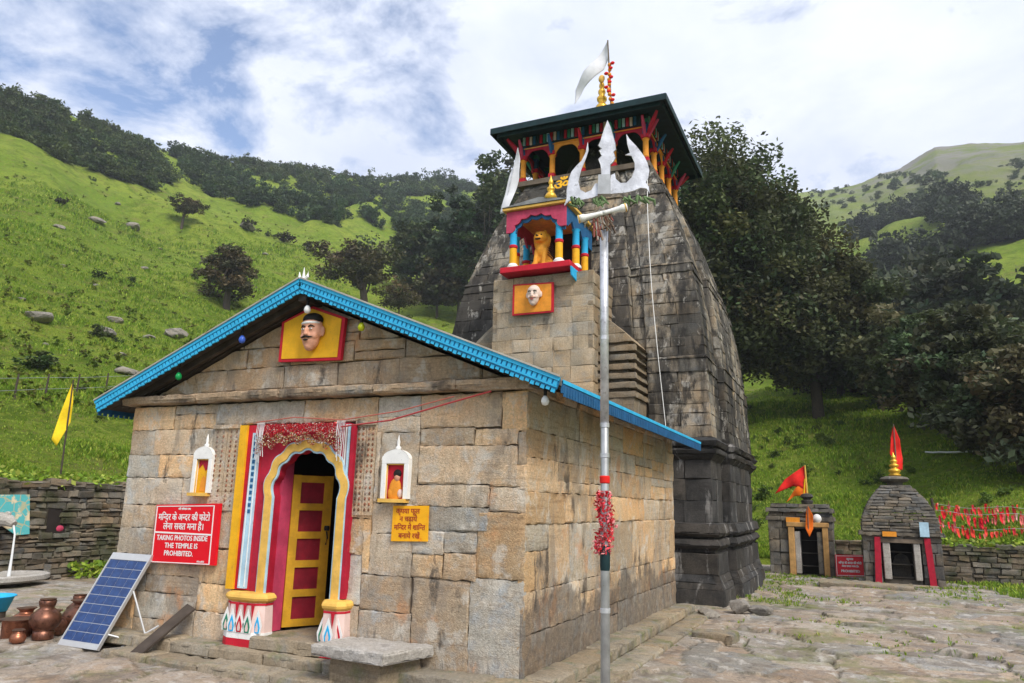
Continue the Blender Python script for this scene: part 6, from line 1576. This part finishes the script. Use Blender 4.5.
# woods and scrub that read as one mass
def tmpl(seed, n_cl, per, ls, tall=1.0):
    g = np.random.default_rng(seed); V, T, C = crown(g, 1.0, .8 * tall, .7 * tall, n_cl, per, ls, (1, 1, 1), .42, .5, -.6, .30); return V, T
TM = [tmpl(i, 16, 24, .15) for i in range(100, 106)]; TC_ = [tmpl(i, 18, 22, .15, 1.9) for i in range(110, 114)]; TS = [tmpl(i, 5, 9, .32) for i in range(120, 124)]
def in_poly(x, y, P):
    c = np.zeros(len(x), bool); n = len(P)
    for i in range(n):
        (x1, y1), (x2, y2) = P[i], P[(i + 1) % n]
        c ^= ((y1 > y) != (y2 > y)) & (x < (x2 - x1) * (y - y1) / (y2 - y1 + 1e-9) + x1)
    return c
def scatter(poly, n, dr, sr, cols, templates, name, lab, cat, dens=None, seed=1, vis=True):
    """n plants on the terrain inside the tract seen as poly"""
    g = np.random.default_rng(seed); az0 = np.array([p[0] for p in poly]); VV, TT = [], []; got = 0
    for _ in range(60):
        az = np.radians(g.uniform(-64, 16, 6000)); d = np.exp(g.uniform(math.log(dr[0]), math.log(dr[1]), 6000)); x = CAMP[0] + d * np.sin(az); y = CAMP[1] + d * np.cos(az); z = terrain(x, y)
        px, py, dep = proj(np.column_stack([x, y, z])); ok = in_poly(px, py, poly) & (dep > 0) & (g.random(6000) < (d / dr[1]) ** 1.0 + .15)
        if dens is not None: ok &= g.random(6000) < dens(x, y, px, py)
        for i in np.nonzero(ok)[0]:
            if got >= n: break
            V, T = templates[int(g.integers(len(templates)))]; s = g.uniform(*sr); a = g.uniform(0, 6.28); c, sn = math.cos(a), math.sin(a)
            R_ = np.array([[c, -sn, 0], [sn, c, 0], [0, 0, g.uniform(.75, 1.25)]]); VV.append(V @ R_.T * s + (x[i], y[i], z[i] - .1 * s)); got += 1
            col = np.array(cols[int(g.integers(len(cols)))]) * g.uniform(.7, 1.35); TT.append(np.clip(T * col, .003, .4))
        if got >= n: break
    o = bpy.data.objects.new(name, quads_mesh(name, np.vstack(VV), np.vstack(TT), M['leaf'])); COL.objects.link(o); print(name, got, len(o.data.polygons))
    return tag(o, lab, cat, kind='stuff')
SC = [(.066, .106, .028), (.080, .110, .034), (.054, .094, .028), (.092, .120, .038)]
patch = lambda sc_, lo: (lambda x, y, px, py: np.clip((fbm(x / sc_, y / sc_, 3) - lo) * 5, 0, 1))
A_ = [(-40, 80), (0, 84), (45, 94), (76, 107), (130, 130), (153, 150), (173, 184), (150, 190), (121, 183), (81, 167), (40, 156), (-40, 138)]
scatter(A_, 620, (90, 260), (1.1, 2.5), SC, TM, 'scrub', 'dark scrub belt across the top of the left hill', 'scrub', patch(16, -.22), 1)
B_ = [(140, 124), (180, 141), (205, 165), (250, 182), (300, 190), (370, 186), (420, 176), (500, 182), (520, 300), (455, 268), (387, 232), (315, 228), (252, 208), (198, 194), (171, 156)]
scatter(B_, 1000, (80, 330), (1.5, 2.8), [(.042, .086, .026), (.054, .096, .030), (.066, .104, .030)], TM + TC_[:1], 'scrub', 'dark green scrub belt running down towards the temple tower', 'scrub', patch(15, -.30), 2)
Bt = [(150, 128), (250, 150), (420, 160), (520, 170), (520, 190), (420, 182), (300, 190), (200, 162)]
scatter(Bt, 170, (150, 340), (1.3, 2.6), SC, TM, 'scrub', 'scattered bushes along the crest of the left ridge', 'scrub', None, 3)
C_ = [(700, 270), (850, 320), (880, 310), (905, 315), (935, 305), (1060, 330), (1060, 470), (1000, 450), (930, 420), (840, 385), (700, 360)]
scatter(C_, 1300, (75, 260), (1.5, 2.7), [(.048, .066, .034), (.060, .070, .038), (.054, .078, .036), (.070, .074, .038)], TM + TC_, 'woods', 'dense dark woods covering the slope on the right', 'woods', patch(22, -.52), 4)
D_ = [(850, 235), (900, 212), (960, 205), (1060, 210), (1060, 330), (935, 300), (880, 300)]
scatter(D_, 420, (150, 380), (1.6, 2.9), [(.052, .070, .042), (.062, .078, .046)], TC_, 'woods', 'far conifers climbing the mountain on the right', 'woods', patch(34, -.15), 5)
E_ = [(800, 185), (1060, 160), (1060, 215), (900, 220), (830, 260)]
scatter(E_, 170, (180, 390), (1.0, 2.2), SC, TM, 'scrub', 'thin bushes on the far mountain on the right', 'scrub', None, 6)
F_ = [(-40, 150), (170, 195), (320, 235), (450, 280), (450, 330), (300, 300), (-40, 470)]
scatter(F_, 26, (25, 160), (.3, .8), SC, TM, 'bushes', 'sparse low bushes dotted over the left meadow', 'bushes', patch(14, -.1), 7)
scatter([(-40, 150), (170, 190), (330, 235), (460, 280), (460, 330), (-40, 480)], 1300, (30, 200), (.10, .38), [(.15, .22, .017), (.125, .195, .017), (.19, .23, .026), (.16, .175, .032)], TS, 'tussocks', 'small grass tussocks all over the left meadow', 'tussocks', None, 9)
G_ = [(745, 405), (840, 410), (930, 460), (1040, 505), (1040, 550), (950, 535), (745, 530)]
scatter(G_, 45, (27, 75), (.15, .42), [(.10, .16, .024), (.085, .14, .024), (.12, .17, .03), (.075, .12, .022)], TM, 'bushes', 'small green bushes on the grassy bank behind the small shrines', 'bushes', patch(5, -.2), 8)
# single rocks on the meadow
for i, (px, py, w) in enumerate([(36, 319, 34), (103, 334, 26), (113, 322, 20), (176, 337, 34), (148, 338, 14), (120, 356, 17), (95, 286, 8), (62, 267, 10), (128, 374, 24), (248, 229, 24), (98, 222, 18), (132, 229, 22), (286, 242, 14), (143, 270, 12), (265, 255, 9), (20, 300, 10), (45, 345, 8), (70, 352, 7), (118, 205, 9), (210, 262, 10), (160, 250, 8), (60, 228, 12)]):
    p, d = at(px, py, 18); s = w * d / FPX * .5
    rock(tuple(p + (0, 0, s * .12)), (s, s * .7, s * .42), 'weathered grey rock lying in the grass of the left meadow', i * 1.7, 'rocks on the left meadow', k=i, name='meadow_rock')
for i, (px, py, hpx) in enumerate([(248, 232, 9), (287, 245, 9), (60, 205, 6), (308, 252, 8)]):
    p, d = at(px, py, 18); V, T = TM[i]; s = hpx * d / FPX
    o = bpy.data.objects.new('shrub', quads_mesh('shrub', V * s, np.clip(T * np.array(BROWN), .003, .4), M['leaf'])); COL.objects.link(o); o.location = tuple(p)
    tag(o, 'single dark low shrub on the left meadow', 'shrub', 'single shrubs on the left meadow')
# fence posts across the foot of the meadow
pp = []
for px, py in [(-14, 402), (14, 400), (45, 398), (76, 397), (105, 395), (133, 392)]:
    p, d = at(px, py, 16); pp.append(p); f = MB(); f.tube([p - (0, 0, .2), p + (0, 0, .5), p + (.03, 0, .95)], [.045, .04, .035], 6)
    o = f.build('fence_post', M['wood_dark'], loc=tuple(p)); tag(o, 'thin weathered fence post across the foot of the left meadow', 'fence post', 'fence posts on the left meadow')
for k, hz in enumerate((.35, .8)):
    f = MB(); f.tube([p + (0, 0, hz) for p in pp], .008, 4); o = f.build('fence_wire', M['steel'], loc=tuple(pp[0])); tag(o, ['lower wire strung between the meadow fence posts', 'upper wire strung between the meadow fence posts'][k], 'wire')
# grass: blades and herbs near enough to be seen singly
def blades(P, hts, g, cols, w=.22):
    n = len(P); k = 4; az = g.uniform(0, 6.28, (n, k)); h = hts[:, None] * g.uniform(.6, 1.2, (n, k)); ln = g.uniform(.2, .7, (n, k)) * h
    dirv = np.stack([np.cos(az), np.sin(az), np.zeros_like(az)], -1); side = np.stack([-np.sin(az), np.cos(az), np.zeros_like(az)], -1)
    B = P[:, None] + dirv * (h * .25)[..., None] * g.random((n, k, 1)); wd = (h * w * .5)[..., None]
    tip = B + dirv * ln[..., None] + np.array([0, 0, 1]) * h[..., None]; midp = B + dirv * (ln * .35)[..., None] + np.array([0, 0, .6]) * h[..., None]
    V = np.stack([B - side * wd * .6, midp - side * wd, tip, midp + side * wd], 2).reshape(-1, 3)
    T = np.array(cols)[g.integers(len(cols), size=n)][:, None] * g.uniform(.7, 1.35, (n, k, 1)); return V, np.repeat(np.clip(T, 0, .5).reshape(-1, 3), 4, 0)
g = np.random.default_rng(21); GC = [(.15, .24, .02), (.20, .28, .028), (.12, .20, .018), (.26, .30, .05), (.095, .165, .016)]
n = 80000; az = np.where(g.random(n) < .62, g.uniform(-63, -38, n), g.uniform(-14, 14, n)); d0 = np.interp(az, _fa[:, 0], _fa[:, 1]); d = d0 + .15 + (g.random(n) ** 1.7) * np.where(az < -30, 105, 50)
x = CAMP[0] + d * np.sin(np.radians(az)); y = CAMP[1] + d * np.cos(np.radians(az)); z = terrain(x, y); k = fbm(x * .35, y * .35, 3)
hts = (.05 + .13 * np.clip(k + .45, 0, 1)) * (.7 + d / 45); V, T = blades(np.column_stack([x, y, z - .02]), hts, g, GC)
o = bpy.data.objects.new('grass', quads_mesh('grass', V, T, M['grassblade'])); COL.objects.link(o); tag(o, 'bright green grass tufts on the meadow slopes', 'grass', kind='stuff')
# herbs along the top of the left wall and grass in the court
P = []; H_ = []
for _ in range(2600):
    x, y = rng.uniform(5.4, 11), rng.uniform(12.9, 18.1); 
    if (x - 5.4) > 1.2 * (1 - (y - 12.9) / 5.2) + .4 * rng.random() and not (6.2 < x < 7.9 and 11.9 < y < 13.2): P.append((x, y, ground(x, y) - .01)); H_.append(rng.uniform(.08, .18))
cr_i = np.argwhere((crack > .45) & (X > .6) & (Yg > 1.0)); sel = cr_i[rng.choice(len(cr_i), min(6000, len(cr_i)), replace=False)]; kk = fbm(gx[sel[:, 1]] * .55, gy[sel[:, 0]] * .55, 3)
for (j, i), q_ in zip(sel, kk):
    if q_ > .12: P.append((gx[i] + rng.normal(0, .04), gy[j] + rng.normal(0, .04), Zg[j, i] - .01)); H_.append(rng.uniform(.03, .08))
for _ in range(4200):
    x, y = rng.uniform(.3, 5.8), rng.uniform(9.5, 17.8)
    if fbm(np.array([x * .8]), np.array([y * .8]), 3)[0] > .02: P.append((x, y, ground(x, y) - .01)); H_.append(rng.uniform(.04, .09))
V, T = blades(np.array(P), np.array(H_), g, GC); o = bpy.data.objects.new('grass', quads_mesh('grass', V, T, M['grassblade'])); COL.objects.link(o); tag(o, 'short grass growing between the court paving stones', 'grass', kind='stuff')
C1 = np.column_stack([rng.normal(-13.9, .25, 2200), rng.uniform(0, 9, 2200), np.zeros(2200)]); C1[:, 2] = terrain(np.minimum(C1[:, 0], -13.85), C1[:, 1]) + rng.uniform(.02, .35, 2200)
C2 = np.column_stack([rng.uniform(-13.35, -12.9, 700), rng.uniform(4.6, 7.5, 700), GZ + rng.uniform(.02, .35, 700)]); C3 = np.column_stack([rng.uniform(5.3, 13, 1600), rng.normal(18.5, .2, 1600), .70 + rng.uniform(.0, .25, 1600)])
CC = np.vstack([C1, C2, C3]); T = np.repeat(np.array(GC)[rng.integers(5, size=len(CC))] * rng.uniform(.5, 1.1, (len(CC), 1)), 4, 0)
o = bpy.data.objects.new('herbs', quads_mesh('herbs', leaf_quads(CC, .07, rng, 1.0), T, M['leaf'])); COL.objects.link(o); tag(o, 'leafy herbs along the tops and foot of the stone walls', 'herbs', kind='stuff')
# pale pipe on the bank
p1 = at(926, 457, 30)[0] + (0, 0, .5); p2 = at(990, 459, 30)[0] + (0, 0, .5)
f = MB(); pw = [p1 + (p2 - p1) * k_ for k_ in np.linspace(0, 1, 9)]; f.tube([(q_[0], q_[1], float(terrain(q_[0], q_[1])) + .22) for q_ in pw], .045, 6); o = f.build('pipe', M['alu'], loc=tuple(p1)); tag(o, 'thin pale pipe lying across the bank below the right woods', 'pipe')

# ------------------------------------------------------------------ thin mountain haze
f = MB(); f.box(-960, 960, -960, 960, -2.0, 260)
hm = bpy.data.materials.new('haze_air'); hm.use_nodes = True; hn = hm.node_tree; hn.nodes.clear()
ho = hn.nodes.new('ShaderNodeOutputMaterial'); hv = hn.nodes.new('ShaderNodeVolumePrincipled')
hv.inputs['Color'].default_value = (.86, .92, 1.0, 1); hv.inputs['Density'].default_value = .0005; hv.inputs['Anisotropy'].default_value = .25
hn.links.new(hv.outputs[0], ho.inputs['Volume'])
o = f.build('haze', hm); tag(o, 'thin pale haze in the mountain air', 'haze', kind='stuff')
sc.cycles.volume_bounces = 0
